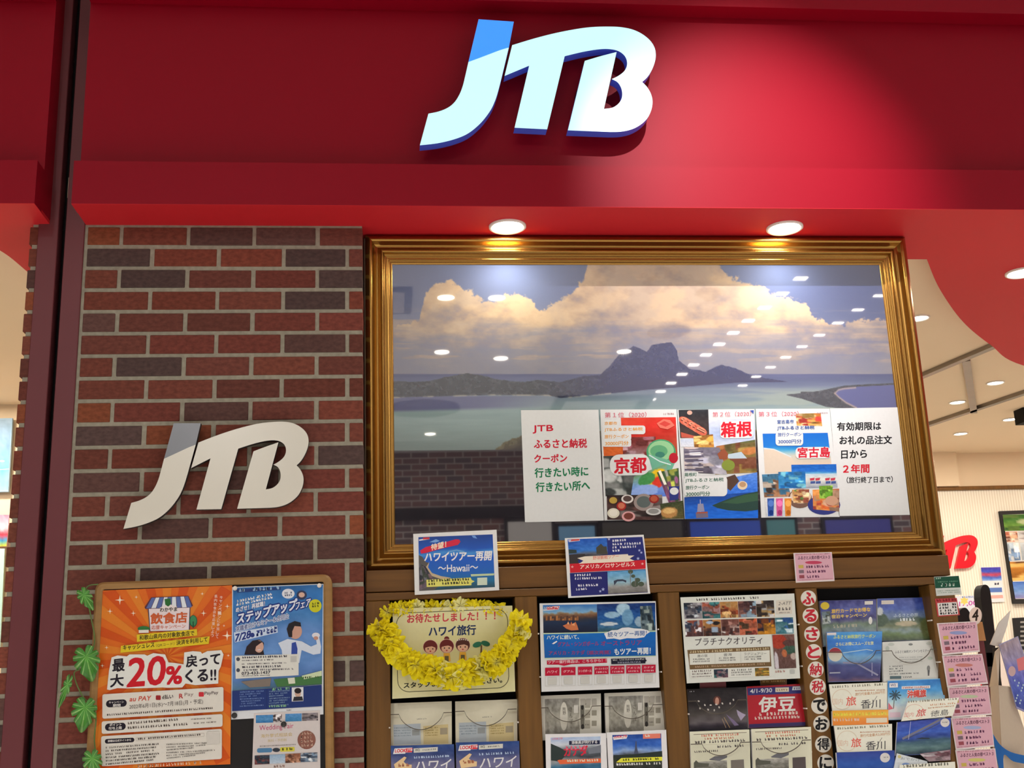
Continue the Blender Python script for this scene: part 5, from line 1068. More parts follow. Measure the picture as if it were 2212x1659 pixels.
# ================================================================== FLOWER GARLAND
lei_pts = [(812, 1334), (822, 1356), (838, 1382), (853, 1404), (876, 1424), (902, 1440), (930, 1450), (958, 1456), (986, 1459), (1012, 1455), (1036, 1446), (1060, 1434), (1082, 1418), (1098, 1398), (1112, 1376), (1124, 1350), (1128, 1336)]
lei_back = [(826, 1330), (852, 1318), (880, 1313), (910, 1311), (944, 1310), (976, 1311), (1010, 1309), (1040, 1311), (1070, 1317), (1098, 1324), (1118, 1332)]
lei = thing('flower_garland', 'yellow flower garland of crepe petals draped around the pale yellow poster', 'garland', tuple(at(970, 1400, -.03)))
rl = random.Random(11)
def flower_mesh(seed, pale):
    r = random.Random(seed); mb = MB()
    for layer in range(2):
        n = 6; ro = .030 if layer == 0 else .024; hgt = .004 + layer * .006
        for k in range(n):
            a0 = 2 * math.pi * (k + layer * .5) / n + r.uniform(-.2, .2); V = []; F = []
            nu, nv = 5, 5
            for i in range(nu + 1):
                for j in range(nv + 1):
                    s = i / nu; tt = (j / nv - .5) * 2
                    wd = .62 * math.sin(math.pi * min(1, s * .62 + .08)) ** .7
                    a = a0 + tt * wd * .75
                    rad = ro * s * (1 - .16 * tt * tt) * r.uniform(.97, 1.03)
                    z = hgt + .013 * s * s - .010 * s ** 3 + .007 * s * math.sin(3.2 * tt + k + seed) + r.uniform(-.0005, .0005)
                    V.append((rad * math.cos(a), rad * math.sin(a), z))
            for i in range(nu):
                for j in range(nv): F.append((i * (nv + 1) + j, (i + 1) * (nv + 1) + j, (i + 1) * (nv + 1) + j + 1, i * (nv + 1) + j + 1))
            cols = []
            c0 = np.array((255, 240, 36)) if not pale else np.array((255, 250, 150)); c1 = np.array((255, 252, 190))
            for f in F:
                s = (f[0] // (nv + 1)) / nu
                t = .75 * (1 - s) ** 2 if not pale else .5 + .5 * (1 - s)
                c = tuple(lin(c0 * (1 - t) + c1 * t)); cols.append([c] * 4)
            mb.add(V, F, smooth=True, cc=cols)
    return mb
protos = [flower_mesh(s, p) for s, p in ((1, 0), (2, 0), (3, 1), (4, 0), (5, 0))]
pm = []
for mbp in protos:
    o = mbp.build('flower', 'petal', parent=lei, loc=(0, 0, 0)); pm.append(o.data)
    bpy.data.objects.remove(o)
def along(P, step):
    out = []; d = 0
    for i in range(len(P) - 1):
        a, b = np.array(P[i]), np.array(P[i + 1]); L = np.linalg.norm(b - a); t = -d
        while t + step <= L: t += step; out.append((a + (b - a) * t / L, (b - a) / L))
        d = L - t
    return out
def put_flowers(P, step, Yf, jit, sc):
    for i, (p, d) in enumerate(along(smooth(P, 5), step)):
        w = Vector(at(p[0] + rl.uniform(-jit, jit), p[1] + rl.uniform(-jit, jit), Yf(p) + rl.uniform(-.005, .005)))
        ax = Vector((d[0], rl.uniform(-.55, .1), -d[1])); ax = (ax + Vector((rl.uniform(-.35, .35), rl.uniform(-.5, .1), rl.uniform(-.35, .35)))).normalized()
        if rl.random() < .42: ax = (Vector((rl.uniform(-.7, .7), -1, rl.uniform(-.6, .6)))).normalized()
        q = ax.to_track_quat('Z', 'Y').to_matrix().to_4x4() @ Matrix.Rotation(rl.uniform(0, 6.28), 4, 'Z')
        o = bpy.data.objects.new('flower', pm[rl.randrange(len(pm))]); COL.objects.link(o); o.parent = lei
        o.matrix_local = Matrix.Translation(w - lei.location) @ q @ Matrix.Scale(sc * rl.uniform(.85, 1.12), 4)
put_flowers(lei_pts, 10.5, lambda p: -.035 - .012 * max(0, min(1, (p[1] - 1340) / 110)), 3.5, 1.5)
put_flowers(lei_back, 13, lambda p: .036, 2, .95)
mb = MB()
for a, b in zip(lei_pts[:-1], lei_pts[1:]):
    A_, B_ = at(*a, -.02), at(*b, -.02); u = (B_ - A_); u /= np.linalg.norm(u); nrm = np.cross(u, (0, 1, 0)) * .002
    mb.quad(A_ - nrm, B_ - nrm, B_ + nrm, A_ + nrm, (240, 236, 180))
part('string', mb, 'petal', lei)

# ================================================================== NOTICE BOARD ON THE BRICK PILLAR
YN = -.058
bd = thing('notice_board', 'oak framed black notice board with rounded corners on the brick pillar', 'board', tuple(at(460, 1500, YN)))
OUT = [(205, 1258), (716, 1240), (722, 1760), (178, 1775)]
def rounded(P, r):
    out = []
    n = len(P)
    for i in range(n):
        p0, p1, p2 = (np.array(P[(i + k) % n], float) for k in (-1, 0, 1))
        a = p1 + (p0 - p1) / np.linalg.norm(p0 - p1) * r; b = p1 + (p2 - p1) / np.linalg.norm(p2 - p1) * r
        for k in range(7):
            t = k / 6; out.append((1 - t) ** 2 * a + 2 * t * (1 - t) * p1 + t * t * b)
    return out
INN = [(221, 1273), (699, 1256), (704, 1760), (196, 1775)]
o3 = [at(*p, YN) for p in rounded(OUT, 20)]; i3 = [at(*p, YN) for p in rounded(INN, 5)]
mb = MB(); n = len(o3)
mid = [a * .5 + b * .5 for a, b in zip(o3, i3)]
rings = [[p + (0, .056, 0) for p in o3], [p + (0, .006, 0) for p in o3], [p * .72 + q * .28 for p, q in zip(o3, i3)], mid, [p * .25 + q * .75 for p, q in zip(o3, i3)], [p + (0, .004, 0) for p in i3], [p + (0, .02, 0) for p in i3]]
V = [p for r_ in rings for p in r_]; F = []
for j in range(len(rings) - 1):
    for i in range(n): F.append((j * n + i, (j + 1) * n + i, (j + 1) * n + (i + 1) % n, j * n + (i + 1) % n))
mb.add(V, F); part('board_frame', mb, 'oak', bd)
mb = MB(); mb.prism([p + (0, .010, 0) for p in [at(*q, YN) for q in rounded(INN, 5)]], (0, .02, 0)); part('board_panel', mb, 'dark', bd)

YP = YN + .0065
ZO1 = (195, 1250, .14241); ZO2 = (195, 1450, .14241)
p = Paper([(175, 180), (2152, 100), (2124, 2815), (55, 2900)], YP, base=(226, 110, 30), thick=.0008, cs=ZO1, mat='gloss')
OR, OL, OD = (226, 104, 24), (228, 132, 40), (212, 84, 20)
# sunburst rays
ctr = (1170, 1180); edge = [(175, 180), (2152, 100), (2124, 2815), (55, 2900)]
def edge_hit(a):
    dx, dy = math.cos(a), math.sin(a); best = 1e9
    for i in range(4):
        (x0, y0), (x1, y1) = edge[i], edge[(i + 1) % 4]; ex, ey = x1 - x0, y1 - y0; det = dx * -ey + dy * ex
        if abs(det) < 1e-9: continue
        t = ((x0 - ctr[0]) * -ey + (y0 - ctr[1]) * ex) / det; s = (dx * (y0 - ctr[1]) - dy * (x0 - ctr[0])) / det
        if t > 0 and 0 <= s <= 1: best = min(best, t)
    return ctr[0] + dx * best * .998, ctr[1] + dy * best * .998
for k in range(26):
    a0, a1 = k * math.pi / 13 + .05, (k + .55) * math.pi / 13 + .05; p.poly([ctr, edge_hit(a0), edge_hit(a1)], OL if k % 2 else OD)
for x, y, r in ((450, 325, 75), (300, 495, 45), (655, 525, 45), (700, 280, 30), (1720, 525, 50), (2080, 420, 40), (2078, 865, 80), (250, 1045, 34), (185, 1320, 34), (1700, 230, 30), (2030, 715, 24), (2095, 1165, 26)):
    p.poly([(x + (r if i % 2 == 0 else r * .2) * math.sin(i * math.pi / 4), y - (r if i % 2 == 0 else r * .2) * math.cos(i * math.pi / 4)) for i in range(8)], (250, 226, 190)); p.ell(x, y, r * .28, r * .28, (252, 236, 210))
# little shop drawing
p.poly([(875, 440), (1520, 430), (1510, 790), (905, 800)], (40, 60, 90)); p.poly([(890, 445), (1508, 436), (1496, 784), (915, 794)], (236, 222, 222))
p.poly([(925, 285), (1490, 262), (1560, 410), (1510, 440), (840, 460), (825, 435)], (90, 50, 60))
for k in range(9):
    a, b = 935 + k * 62, 990 + k * 62; a2, b2 = 850 + k * 78, 920 + k * 78
    p.poly([(a, 292 - k * 2.5), (b, 290 - k * 2.5), (b2, 448 - k * 2), (a2, 452 - k * 2)], (226, 232, 236) if k % 2 else (90, 110, 170))
p.poly([(1060, 440), (1190, 380), (1320, 430), (1310, 500), (1060, 510)], (236, 226, 222)); p.poly([(1130, 310), (1220, 300), (1225, 390), (1185, 425), (1140, 395)], (40, 110, 50))
p.text('わかやま', 1060, 505, 1320, 492, 62, (50, 40, 36), .03); p.text('飲食店', 920, 690, 1470, 665, 160, (206, 96, 50), .035); p.text('応援キャンペーン', 930, 775, 1445, 750, 62, (214, 120, 96), .01)
p.ell(1565, 645, 60, 90, (34, 96, 66)); p.ell(1565, 640, 48, 76, (60, 140, 90)); p.rect(1556, 650, 1572, 750, (30, 70, 50)); p.ell(815, 760, 92, 40, (50, 120, 60)); p.rect(740, 780, 890, 825, (232, 226, 214), 4)
YW = (226, 200, 40)
p.poly([(708, 850), (1620, 765), (1625, 862), (712, 960)], YW); p.text('和歌山県内の対象飲食店で', 750, 935, 1580, 860, 74, (40, 36, 20), .02)
p.poly([(470, 1020), (1815, 875), (1800, 990), (462, 1125)], YW); p.text('キャッシュレス', 500, 1090, 975, 1040, 76, (40, 36, 20), .02); p.text('（QRコード）', 1000, 1040, 1280, 1012, 50, (60, 54, 30), .0); p.text('決済を利用して', 1310, 1010, 1780, 955, 72, (40, 36, 20), .02)
p.vtext('キャンペーンに参加して', 1990, 285, 1925, 880, 44, 48, (244, 214, 190), .01); p.vtext('県内飲食店を応援しよう', 1910, 270, 1855, 860, 44, 48, (244, 214, 190), .01)
# the big figure with its white cloud outline
p.poly([(330, 1195), (420, 1165), (560, 1180), (600, 1150), (830, 1150), (870, 1170), (960, 1130), (1140, 1150), (1190, 1270), (1290, 1280), (1420, 1300), (1430, 1120), (1560, 1100), (1680, 1110), (1700, 1140), (1780, 1100), (1990, 1085), (2025, 1150), (1985, 1330), (1950, 1400), (1945, 1590), (1600, 1615), (1450, 1590), (1400, 1650), (1180, 1655), (1100, 1650), (850, 1660), (560, 1665), (420, 1660), (300, 1690), (260, 1680), (290, 1400)], (232, 234, 226))
DK = (30, 28, 40); RD = (206, 26, 40)
p.text('最', 345, 1415, 525, 1395, 185, DK, .03); p.text('大', 310, 1648, 510, 1625, 185, DK, .03)
p.text('20', 560, 1645, 1120, 1600, 430, RD, .02, slant=.1); p.text('%', 1150, 1602, 1385, 1590, 265, RD, .03, slant=.06)
p.text('戻って', 1460, 1345, 1970, 1300, 180, DK, .03); p.text('くる!!', 1450, 1578, 1910, 1545, 190, DK, .03)
p.cs = ZO2
PB = (228, 224, 212)
p.rrect(190, 350, 2025, 720, 30, PB, 112); p.rrect(180, 760, 2010, 950, 30, PB, 112); p.rrect(172, 985, 2000, 1440, 30, PB, 112)
p.rrect(245, 440, 560, 550, 55, DK, 16); p.rrect(230, 795, 545, 905, 55, DK, 18); p.rrect(228, 1028, 675, 1098, 34, DK, 24)
p.text('キャンペーン', 290, 492, 515, 480, 34, (236, 232, 226), .01); p.text('期間', 350, 540, 465, 535, 42, (236, 232, 226), .02); p.text('ポイント', 300, 832, 480, 824, 38, (236, 232, 226), .02); p.text('付与上限', 285, 888, 485, 878, 44, (236, 232, 226), .02); p.text('詳細は公式サイトから', 275, 1075, 625, 1055, 34, (236, 232, 226), .02)
p.text('au PAY', 600, 458, 920, 440, 70, (206, 80, 60), .015, slant=.2); p.rrect(1000, 365, 1075, 435, 14, (160, 40, 46)); p.text('d払い', 1095, 425, 1262, 412, 66, (60, 50, 56), .02); p.text('R', 1355, 410, 1410, 408, 66, (190, 60, 60), .03); p.text('Pay', 1435, 395, 1570, 385, 66, (150, 130, 126), .0); p.rrect(1650, 315, 1728, 385, 14, (206, 50, 60)); p.text('PayPay', 1738, 372, 1945, 358, 60, (110, 100, 100), .01)
p.text('2022年6月1日(水)～7月18日(月・予定)', 600, 585, 1715, 500, 82, (84, 78, 76), .0)
for k, (a, b, y, h, sl) in enumerate(((260, 1940, 675, 30, 110), (575, 1340, 805, 36, 60), (570, 1490, 875, 36, 60), (1530, 1840, 735, 16, 16), (1550, 1920, 800, 20, 26))): p.tiny(a, y, b, y - sl, h, (110, 100, 92), k)
p.stroke([(700, 1010), (1730, 940), (1730, 985), (700, 1055), (700, 1010)], 4, (190, 180, 170)); p.tiny(720, 1040, 1680, 972, 30, (120, 112, 106), 9)
for k in range(6): p.tiny(240, 1170 + k * 50, 1050 - (k % 3) * 40, 1112 + k * 48, 26, (96, 90, 84), 12 + k); p.tiny(1160, 1118 + k * 42, 1900 - (k % 3) * 150, 1090 + k * 38, 20, (130, 126, 120), 22 + k)
p.rect(1775, 915, 1965, 1105, (214, 210, 200), 6)
p.tiny(720, 1462, 1700, 1400, 40, (240, 190, 150), 40)
p.done('paper_poster', 'large orange sunburst poster with a big red 20% on the notice board', 'poster', 'posters on the notice board')

ZB2 = (490, 1240, .25263)
p = Paper([(46, 112), (826, 84), (826, 1200), (38, 1245)], YP - .001, base=(226, 230, 232), thick=.0008, cs=ZB2, mat='gloss')
p.photo([(52, 118), (822, 90), (814, 945), (46, 1000)], pic([(0, (40, 100, 160)), (.12, (50, 120, 190)), (.3, (70, 130, 190)), (.42, (96, 140, 200)), (.7, (104, 150, 210)), (.9, (90, 130, 190)), (1, (80, 120, 150))], 140, 3, 4, 40), 50, 60)
p.poly([(80, 128), (460, 112), (460, 135), (90, 160)], (30, 60, 120)); p.tiny(100, 152, 450, 130, 26, (150, 190, 220), 1)
p.ell(525, 168, 54, 42, (226, 230, 236)); p.tiny(490, 170, 560, 166, 16, (110, 120, 150), 2); p.tiny(490, 190, 560, 186, 16, (110, 120, 150), 3); p.ell(640, 180, 44, 40, (50, 60, 90)); p.ell(640, 178, 26, 22, (220, 180, 160))
for k in range(2): p.tiny(80, 245 + k * 28, 390, 180 + k * 28, 22, (230, 236, 240), 4 + k)
p.poly([(70, 330), (60, 500), (440, 430), (430, 390), (560, 360), (720, 240), (690, 210), (400, 280), (330, 250)], (206, 222, 236)) if False else None
p.text('めざせ！再就職！', 78, 330, 325, 272, 44, (236, 240, 244), .02, out=(40, 70, 140), outw=.06)
p.text('ステップアップ', 85, 432, 590, 305, 96, (226, 232, 242), .03, slant=.12, out=(28, 52, 130), outw=.12); p.text('フェア', 585, 308, 710, 272, 62, (226, 232, 242), .02, slant=.12, out=(28, 52, 130), outw=.12)
p.text('求職者向けセミナー＆合同企', 78, 495, 530, 380, 46, (40, 60, 130), .01, out=(214, 226, 240), outw=.08)
p.poly([(60, 500), (430, 440), (436, 500), (70, 585)], (206, 222, 240)); p.text('7/28', 70, 580, 200, 545, 64, (34, 56, 130), .03, slant=.1); p.ell(218, 522, 20, 20, (40, 60, 130)); p.tiny(250, 510, 425, 470, 26, (50, 70, 140), 6); p.tiny(250, 535, 425, 495, 26, (50, 70, 140), 7)
p.ell(756, 272, 54, 56, (206, 206, 40)); p.tiny(725, 262, 790, 258, 18, (90, 96, 30), 8); p.tiny(725, 285, 790, 281, 18, (90, 96, 30), 9)
# running man and smiling woman
p.poly([(440, 590), (520, 555), (640, 575), (720, 620), (770, 600), (760, 540), (790, 540), (806, 620), (800, 680), (740, 690), (640, 650), (620, 760), (480, 760), (470, 650)], (214, 224, 236)); p.poly([(555, 590), (590, 580), (605, 640), (600, 730), (550, 720)], (50, 76, 160)); p.ell(585, 490, 58, 66, (206, 160, 140)); p.poly([(530, 540), (512, 470), (530, 425), (580, 402), (630, 415), (636, 450), (580, 445), (560, 490), (560, 540)], (34, 32, 36)); p.ell(762, 525, 34, 24, (226, 226, 232)); p.ell(762, 548, 20, 16, (200, 150, 130))
p.poly([(150, 690), (170, 620), (220, 570), (280, 560), (318, 590), (312, 650), (320, 690)], (40, 32, 36)); p.ell(275, 620, 40, 52, (214, 170, 150)); p.poly([(230, 600), (250, 565), (310, 580), (290, 590), (250, 620), (236, 690), (210, 690)], (40, 32, 36)); p.stroke([(262, 650), (290, 646)], 7, (236, 220, 220))
p.poly([(70, 700), (614, 684), (614, 865), (76, 896)], (226, 226, 216)); p.ell(97, 728, 16, 17, (70, 76, 90)); p.ell(97, 822, 16, 17, (70, 76, 90))
for k, (y, x1, h) in enumerate(((722, 520, 18), (745, 400, 11), (775, 510, 11), (805, 465, 18), (830, 570, 15), (876, 370, 9))): p.tiny(128, y, x1, y - (x1 - 128) * .03, h, (84, 84, 90), k)
p.text('073-433-1437', 128, 862, 372, 852, 24, (50, 50, 60), .03); p.rect(545, 702, 598, 754, (196, 196, 190), 2)
p.poly([(400, 900), (620, 880), (812, 850), (812, 940), (430, 965)], (70, 120, 70)); p.poly([(640, 870), (812, 826), (812, 870), (660, 900)], (206, 222, 180)); p.tiny(630, 895, 805, 885, 16, (60, 90, 40), 2); p.poly([(520, 890), (580, 885), (586, 935), (530, 940)], (220, 222, 200)); p.poly([(120, 920), (380, 890), (370, 960), (200, 970)], (130, 120, 110))
p.poly([(46, 1000), (812, 948), (814, 1130), (46, 1172)], (30, 56, 120)); p.stroke([(345, 980), (340, 1150)], 3, (20, 40, 90))
for k in range(7): p.tiny(110, 1015 + k * 20, 320 - (k % 3) * 30, 1005 + k * 20, 11, (120, 150, 200), k); p.tiny(360, 1010 + k * 20, 540 - (k % 3) * 20, 1000 + k * 20, 11, (130, 160, 190), 20 + k)
p.tiny(360, 998, 545, 985, 20, (130, 190, 150), 3); p.tiny(360, 1140, 515, 1134, 18, (140, 196, 150), 4)
p.rect(556, 970, 655, 1090, (226, 228, 230), 4); p.ell(608, 1020, 26, 34, (206, 170, 150)); p.ell(608, 998, 30, 24, (36, 32, 34)); p.poly([(565, 1086), (575, 1050), (645, 1046), (654, 1082)], (44, 46, 54))
p.tiny(510, 1168, 555, 1166, 9, (90, 90, 90), 5)
p.done('paper_poster', 'blue seminar poster with a running man in a white shirt on the notice board', 'poster', 'posters on the notice board')
p = Paper([(232, 1190), (797, 1165), (800, 1760), (212, 1790)], YP - .002, base=(214, 206, 202), thick=.0008, cs=ZB2)
for k, (a, b, f) in enumerate(((248, 395, pic([(0, (60, 130, 190)), (.5, (90, 150, 200)), (1, (40, 110, 170))], 150)), (395, 470, mosaic([(214, 206, 206), (60, 50, 50), (190, 180, 180)], 151, 4)), (500, 640, pic([(0, (90, 150, 206)), (1, (60, 130, 180))], 152)), (643, 780, mosaic([(150, 140, 140), (60, 56, 60), (110, 104, 110)], 153, 5)))):
    y = 1208 - k * 6; p.photo([(a, y), (b, y - 5), (b, y + 62), (a, y + 66)], f, 16, 10)
p.text('Wedding Fair', 278, 1352, 570, 1330, 56, (190, 60, 110), .0); p.text('海外挙式相談会', 290, 1402, 560, 1385, 32, (206, 180, 110), .0); p.text('無料・予約制', 350, 1440, 510, 1430, 26, (206, 190, 140), .0)
p.ell(682, 1418, 78, 80, (140, 92, 78))
for k in range(4): p.tiny(630, 1375 + k * 34, 735, 1368 + k * 34, 22, (196, 160, 140), k)
p.rrect(258, 1490, 388, 1528, 16, (80, 130, 170), 4); p.ell(423, 1504, 32, 18, (50, 56, 66)); p.rrect(456, 1482, 580, 1520, 10, (214, 206, 70), 4); p.tiny(470, 1510, 560, 1504, 22, (110, 104, 40), 6); p.tiny(280, 1478, 590, 1462, 10, (150, 144, 140), 7)
for k, (a, b, f) in enumerate(((238, 366, mosaic([(50, 66, 80), (110, 60, 60), (40, 40, 46)], 155, 5)), (366, 500, pic([(0, (150, 180, 206)), (1, (190, 206, 220))], 156)), (500, 630, mosaic([(150, 96, 70), (200, 150, 120), (110, 70, 50)], 157, 4)), (630, 775, mosaic([(50, 60, 76), (110, 130, 150), (190, 196, 200)], 158, 5)))):
    y = 1552 - k * 7; p.photo([(a, y), (b, y - 6), (b, y + 72), (a, y + 78)], f, 16, 12)
p.tiny(400, 1655, 520, 1650, 20, (170, 140, 130), 9)
p.done('paper_poster', 'small pale wedding flyer with a brown disc at the bottom right of the notice board', 'poster', 'posters on the notice board')
def magnet(px, py, r, lab):
    c = at(px, py, YP - .003); mb = MB(); prof_ = [(0, -.009), (r * .8, -.009), (r, -.006), (r, .0)]; V = []; F = []; n = 20
    for rr_, yy in prof_:
        for i in range(n): a = 2 * math.pi * i / n; V.append((c[0] + rr_ * math.cos(a), c[1] + yy, c[2] + rr_ * math.sin(a)))
    for j in range(len(prof_) - 1):
        for i in range(n): F.append((j * n + i, j * n + (i + 1) % n, (j + 1) * n + (i + 1) % n, (j + 1) * n + i))
    mb.add(V, F, smooth=True); tag(mb.build('magnet', 'magnet', loc=c), lab, 'magnet', 'round magnets on the notice board')
magnet(506.5, 1545.5, .0085, 'dark round magnet at the lower left corner of the blue poster')
magnet(613, 1564.5, .0085, 'dark round magnet on the wedding flyer')
for k, (x, y) in enumerate(((690, 1265), (508, 1271))):
    c = at(x, y, YP - .004); mb = MB(); V, F = lathe([(0, c[2]), (.006, c[2] - .001), (.007, c[2] - .004)], c[0], c[1], 16)
    V = [(a, c[1] + (b_ - c[2]), c[2] + (b - c[1])) for a, b, b_ in V]; mb.add(V, F, smooth=True)
    tag(mb.build('magnet', 'clear_edge' if False else 'rim', loc=c), ('small pale pin at the top right corner of the blue poster', 'small pale pin at the top left corner of the blue poster')[k], 'pin')

# ================================================================== IVY
ivy = thing('ivy_garland', 'green trailing plant with split waxy leaves down the left side of the notice board', 'plant', tuple(at(190, 1450, -.09)))
def leaf(px, py, size, rot, Y, narrow=1.0, tilt=.25, seed=0):
    r = random.Random(seed); V = [(0, 0, 0)]; n = 96; cols = []
    out = []
    for i in range(n + 1):
        a = -math.pi + 2 * math.pi * i / n          # 0 = tip
        rad = (.62 + .38 * math.cos(a * .5) ** 2) * (1 - .62 * math.exp(-((abs(a) - math.pi) / .28) ** 2))
        rad *= .88 + .34 * math.exp(-(a / .30) ** 2)
        k = min(abs(abs(a) - s0) for s0 in (.78, 1.35, 1.95)); rad *= 1 - .40 * max(0, 1 - k / .13)     # splits
        out.append((math.sin(a) * rad * narrow * .86, math.cos(a) * rad))
    V = []; F = []; C = []
    for s in (0, .25, .5, .75, 1):
        for x, y in out: V.append((x * s, y * s, .0))
    m = n + 1
    P3 = []
    c0 = at(px, py, Y); sc = size / FPX * 3.7
    cr, sr = math.cos(rot), math.sin(rot)
    for (x, y, _) in V:
        z = -.22 * (x * x) - .10 * (y * y) + .05 * math.sin(9 * math.atan2(x, y))* math.hypot(x, y)
        X, Yy = (x * cr + y * sr) * sc, (-x * sr + y * cr) * sc
        P3.append(c0 + np.array((X, -z * sc * -1 - Yy * tilt, Yy)))
    for j in range(4):
        for i in range(n):
            F.append((j * m + i, j * m + i + 1, (j + 1) * m + i + 1, (j + 1) * m + i))
            a = -math.pi + 2 * math.pi * (i + .5) / n; vein = min(abs(abs(a) - s0) for s0 in (.5, 1.05, 1.65, 2.3)) < .045 or abs(a) < .06
            base = np.array((70, 150, 40)) if not vein else np.array((150, 206, 110)); base = base * (1 - .25 * j / 4 + r.uniform(-.06, .06))
            C.append([tuple(lin(np.clip(base, 0, 255)))] * 4)
    mb = MB(); mb.add(P3, F, smooth=True, cc=C); o = part('leaf', mb, 'leaf', ivy)
    s_ = o.modifiers.new('thickness', 'SOLIDIFY'); s_.thickness = .0008
LV = [(181, 1285, 30, 2.6, .75, 1), (186, 1418, 42, 2.9, 1, 2), (146, 1478, 40, 3.5, .34, 3), (184, 1528, 40, 3.3, 1, 4), (199, 1638, 34, 3.0, .9, 5)]
for x, y, s, r_, nw, sd in LV: leaf(x, y, s, r_, -.085, nw, .3, sd)
vine = smooth([(212, 1262), (186, 1272), (196, 1330), (204, 1390), (180, 1440), (160, 1455), (176, 1500), (206, 1540), (204, 1600), (212, 1660)], 6)
mb = MB(); ring = []
Pv = [at(x, y, -.072) for x, y in vine]; V = []; F = []
for i, q in enumerate(Pv):
    d = Pv[min(i + 1, len(Pv) - 1)] - Pv[max(i - 1, 0)]; d /= np.linalg.norm(d); s1 = np.cross(d, (0, 1, 0)); s1 /= np.linalg.norm(s1); s2 = np.cross(d, s1)
    for k in range(6): a = k * math.pi / 3; V.append(q + (s1 * math.cos(a) + s2 * math.sin(a)) * .0022)
for i in range(len(Pv) - 1):
    for k in range(6): F.append((i * 6 + k, i * 6 + (k + 1) % 6, (i + 1) * 6 + (k + 1) % 6, (i + 1) * 6 + k))
mb.add(V, F, (96, 120, 60), smooth=True); part('vine', mb, 'leaf', ivy)
# ================================================================== INSIDE THE SHOP, RIGHT
ZC_ = 3.125
for k, (x, y, lab) in enumerate(((2182, 905, 'round shop ceiling light nearest the right edge, above the cream bulkhead'), (2075, 936, 'round shop ceiling light just above the cream bulkhead, beside the picture frame'), (1984, 686, 'shop ceiling light half hidden by the gold frame'), (2068, 868, 'dim round shop ceiling light between the ceiling tracks and the gold frame'), (2150, 826, 'faint round shop ceiling light right of the short track link'))):
    c = atz(x, y, ZC_); downlight(c[0], c[1], ZC_, .055, lab, 'shoplamp', 'shop ceiling lights', 'ceiling_light')
def track(a, b, lab, w=.022):
    A_, B_ = atz(*a, ZC_), atz(*b, ZC_); u = (B_ - A_); u /= np.linalg.norm(u); s = np.cross(u, (0, 0, 1)) * w
    mb = MB(); P = [A_ - s, B_ - s, B_ + s, A_ + s]; mb.prism([p + (0, 0, -.024) for p in P], (0, 0, .024)); tag(mb.build('ceiling_track', 'steel', loc=(A_ + B_) / 2), lab, 'track', 'ceiling tracks in the shop')
track((1930, 834), (2420, 625), 'long grey ceiling track running under the red soffit edge')
track((1960, 929), (2480, 754), 'long grey ceiling track further back, ending at the right edge')
track((2086, 772), (2103, 886), 'short grey link between the two long ceiling tracks')
c = atz(2205, 884, ZC_); mb = MB(); mb.box(c[0] - .02, c[0] + .25, c[1] - .06, c[1] + .06, ZC_ - .1, ZC_); tag(mb.build('track_spotlight', 'black', loc=c), 'black spotlight head on the shop ceiling at the right edge', 'light')

# red letters on the far wall
wl = lambda P: [at(2064 + (x - 1075) * .079, 1228 + (y - 865) * .097, WY - .03) for x, y in smooth_path(P)]
t = thing('wall_sign', 'red three letter company sign on the far wall, partly hidden by the gold frame', 'sign', tuple(at(2060, 1190, WY - .03)))
for nm, P in (('letter_j', JBODY), ('letter_tip', JCAP), ('letter_tb', TB)):
    mb = MB(); mb.prism(wl(P), (0, .032, 0)); part(nm, mb, 'red_sign', t)

# framed photo collage at the right edge
ZI = (1960, 1120, .32474)
bd2 = thing('photo_board', 'black framed board of travel photos on the far wall at the right edge', 'frame', tuple(at(2200, 1200, WY - .03)))
P4 = [at(2160, 1104, WY - .03), at(2330, 1098, WY - .03), at(2345, 1302, WY - .03), at(2190, 1304, WY - .03)]
mb = MB(); mb.prism(P4, (0, .03, 0)); part('board_frame', mb, 'chair', bd2)
p = Paper([(2166, 1112), (2320, 1106), (2334, 1292), (2194, 1294)], WY - .034, base=(210, 206, 200), thick=.003)
p.photo([(2166, 1112), (2320, 1108), (2324, 1144), (2170, 1147)], mosaic([(60, 110, 40), (110, 150, 60), (40, 80, 36), (190, 200, 150)], 200, 5), 30, 12)
p.photo([(2171, 1149), (2197, 1148), (2200, 1170), (2175, 1171)], mosaic([(210, 150, 120), (240, 210, 190), (160, 90, 70)], 201, 4), 10, 10); p.photo([(2199, 1148), (2322, 1145), (2324, 1168), (2202, 1170)], mosaic([(190, 190, 190), (226, 220, 214), (120, 110, 110)], 202, 4), 16, 10)
p.photo([(2175, 1173), (2200, 1172), (2205, 1210), (2180, 1212)], mosaic([(190, 206, 220), (120, 150, 190), (226, 226, 226)], 203, 4), 10, 14); p.photo([(2203, 1172), (2324, 1169), (2328, 1206), (2208, 1210)], pic([(0, (200, 206, 210)), (1, (150, 160, 170))], 204), 14, 12)
p.photo([(2181, 1214), (2328, 1208), (2331, 1249), (2187, 1255)], mosaic([(190, 120, 40), (226, 180, 100), (110, 60, 30), (240, 220, 170)], 205, 6), 30, 16)
p.photo([(2187, 1257), (2331, 1252), (2333, 1288), (2193, 1293)], pic([(0, (70, 110, 190)), (.6, (110, 150, 206)), (1, (150, 140, 190))], 206), 24, 12)
o = p.mb.build('photo_sheet', ['print'], parent=bd2, loc=np.array(bd2.location))

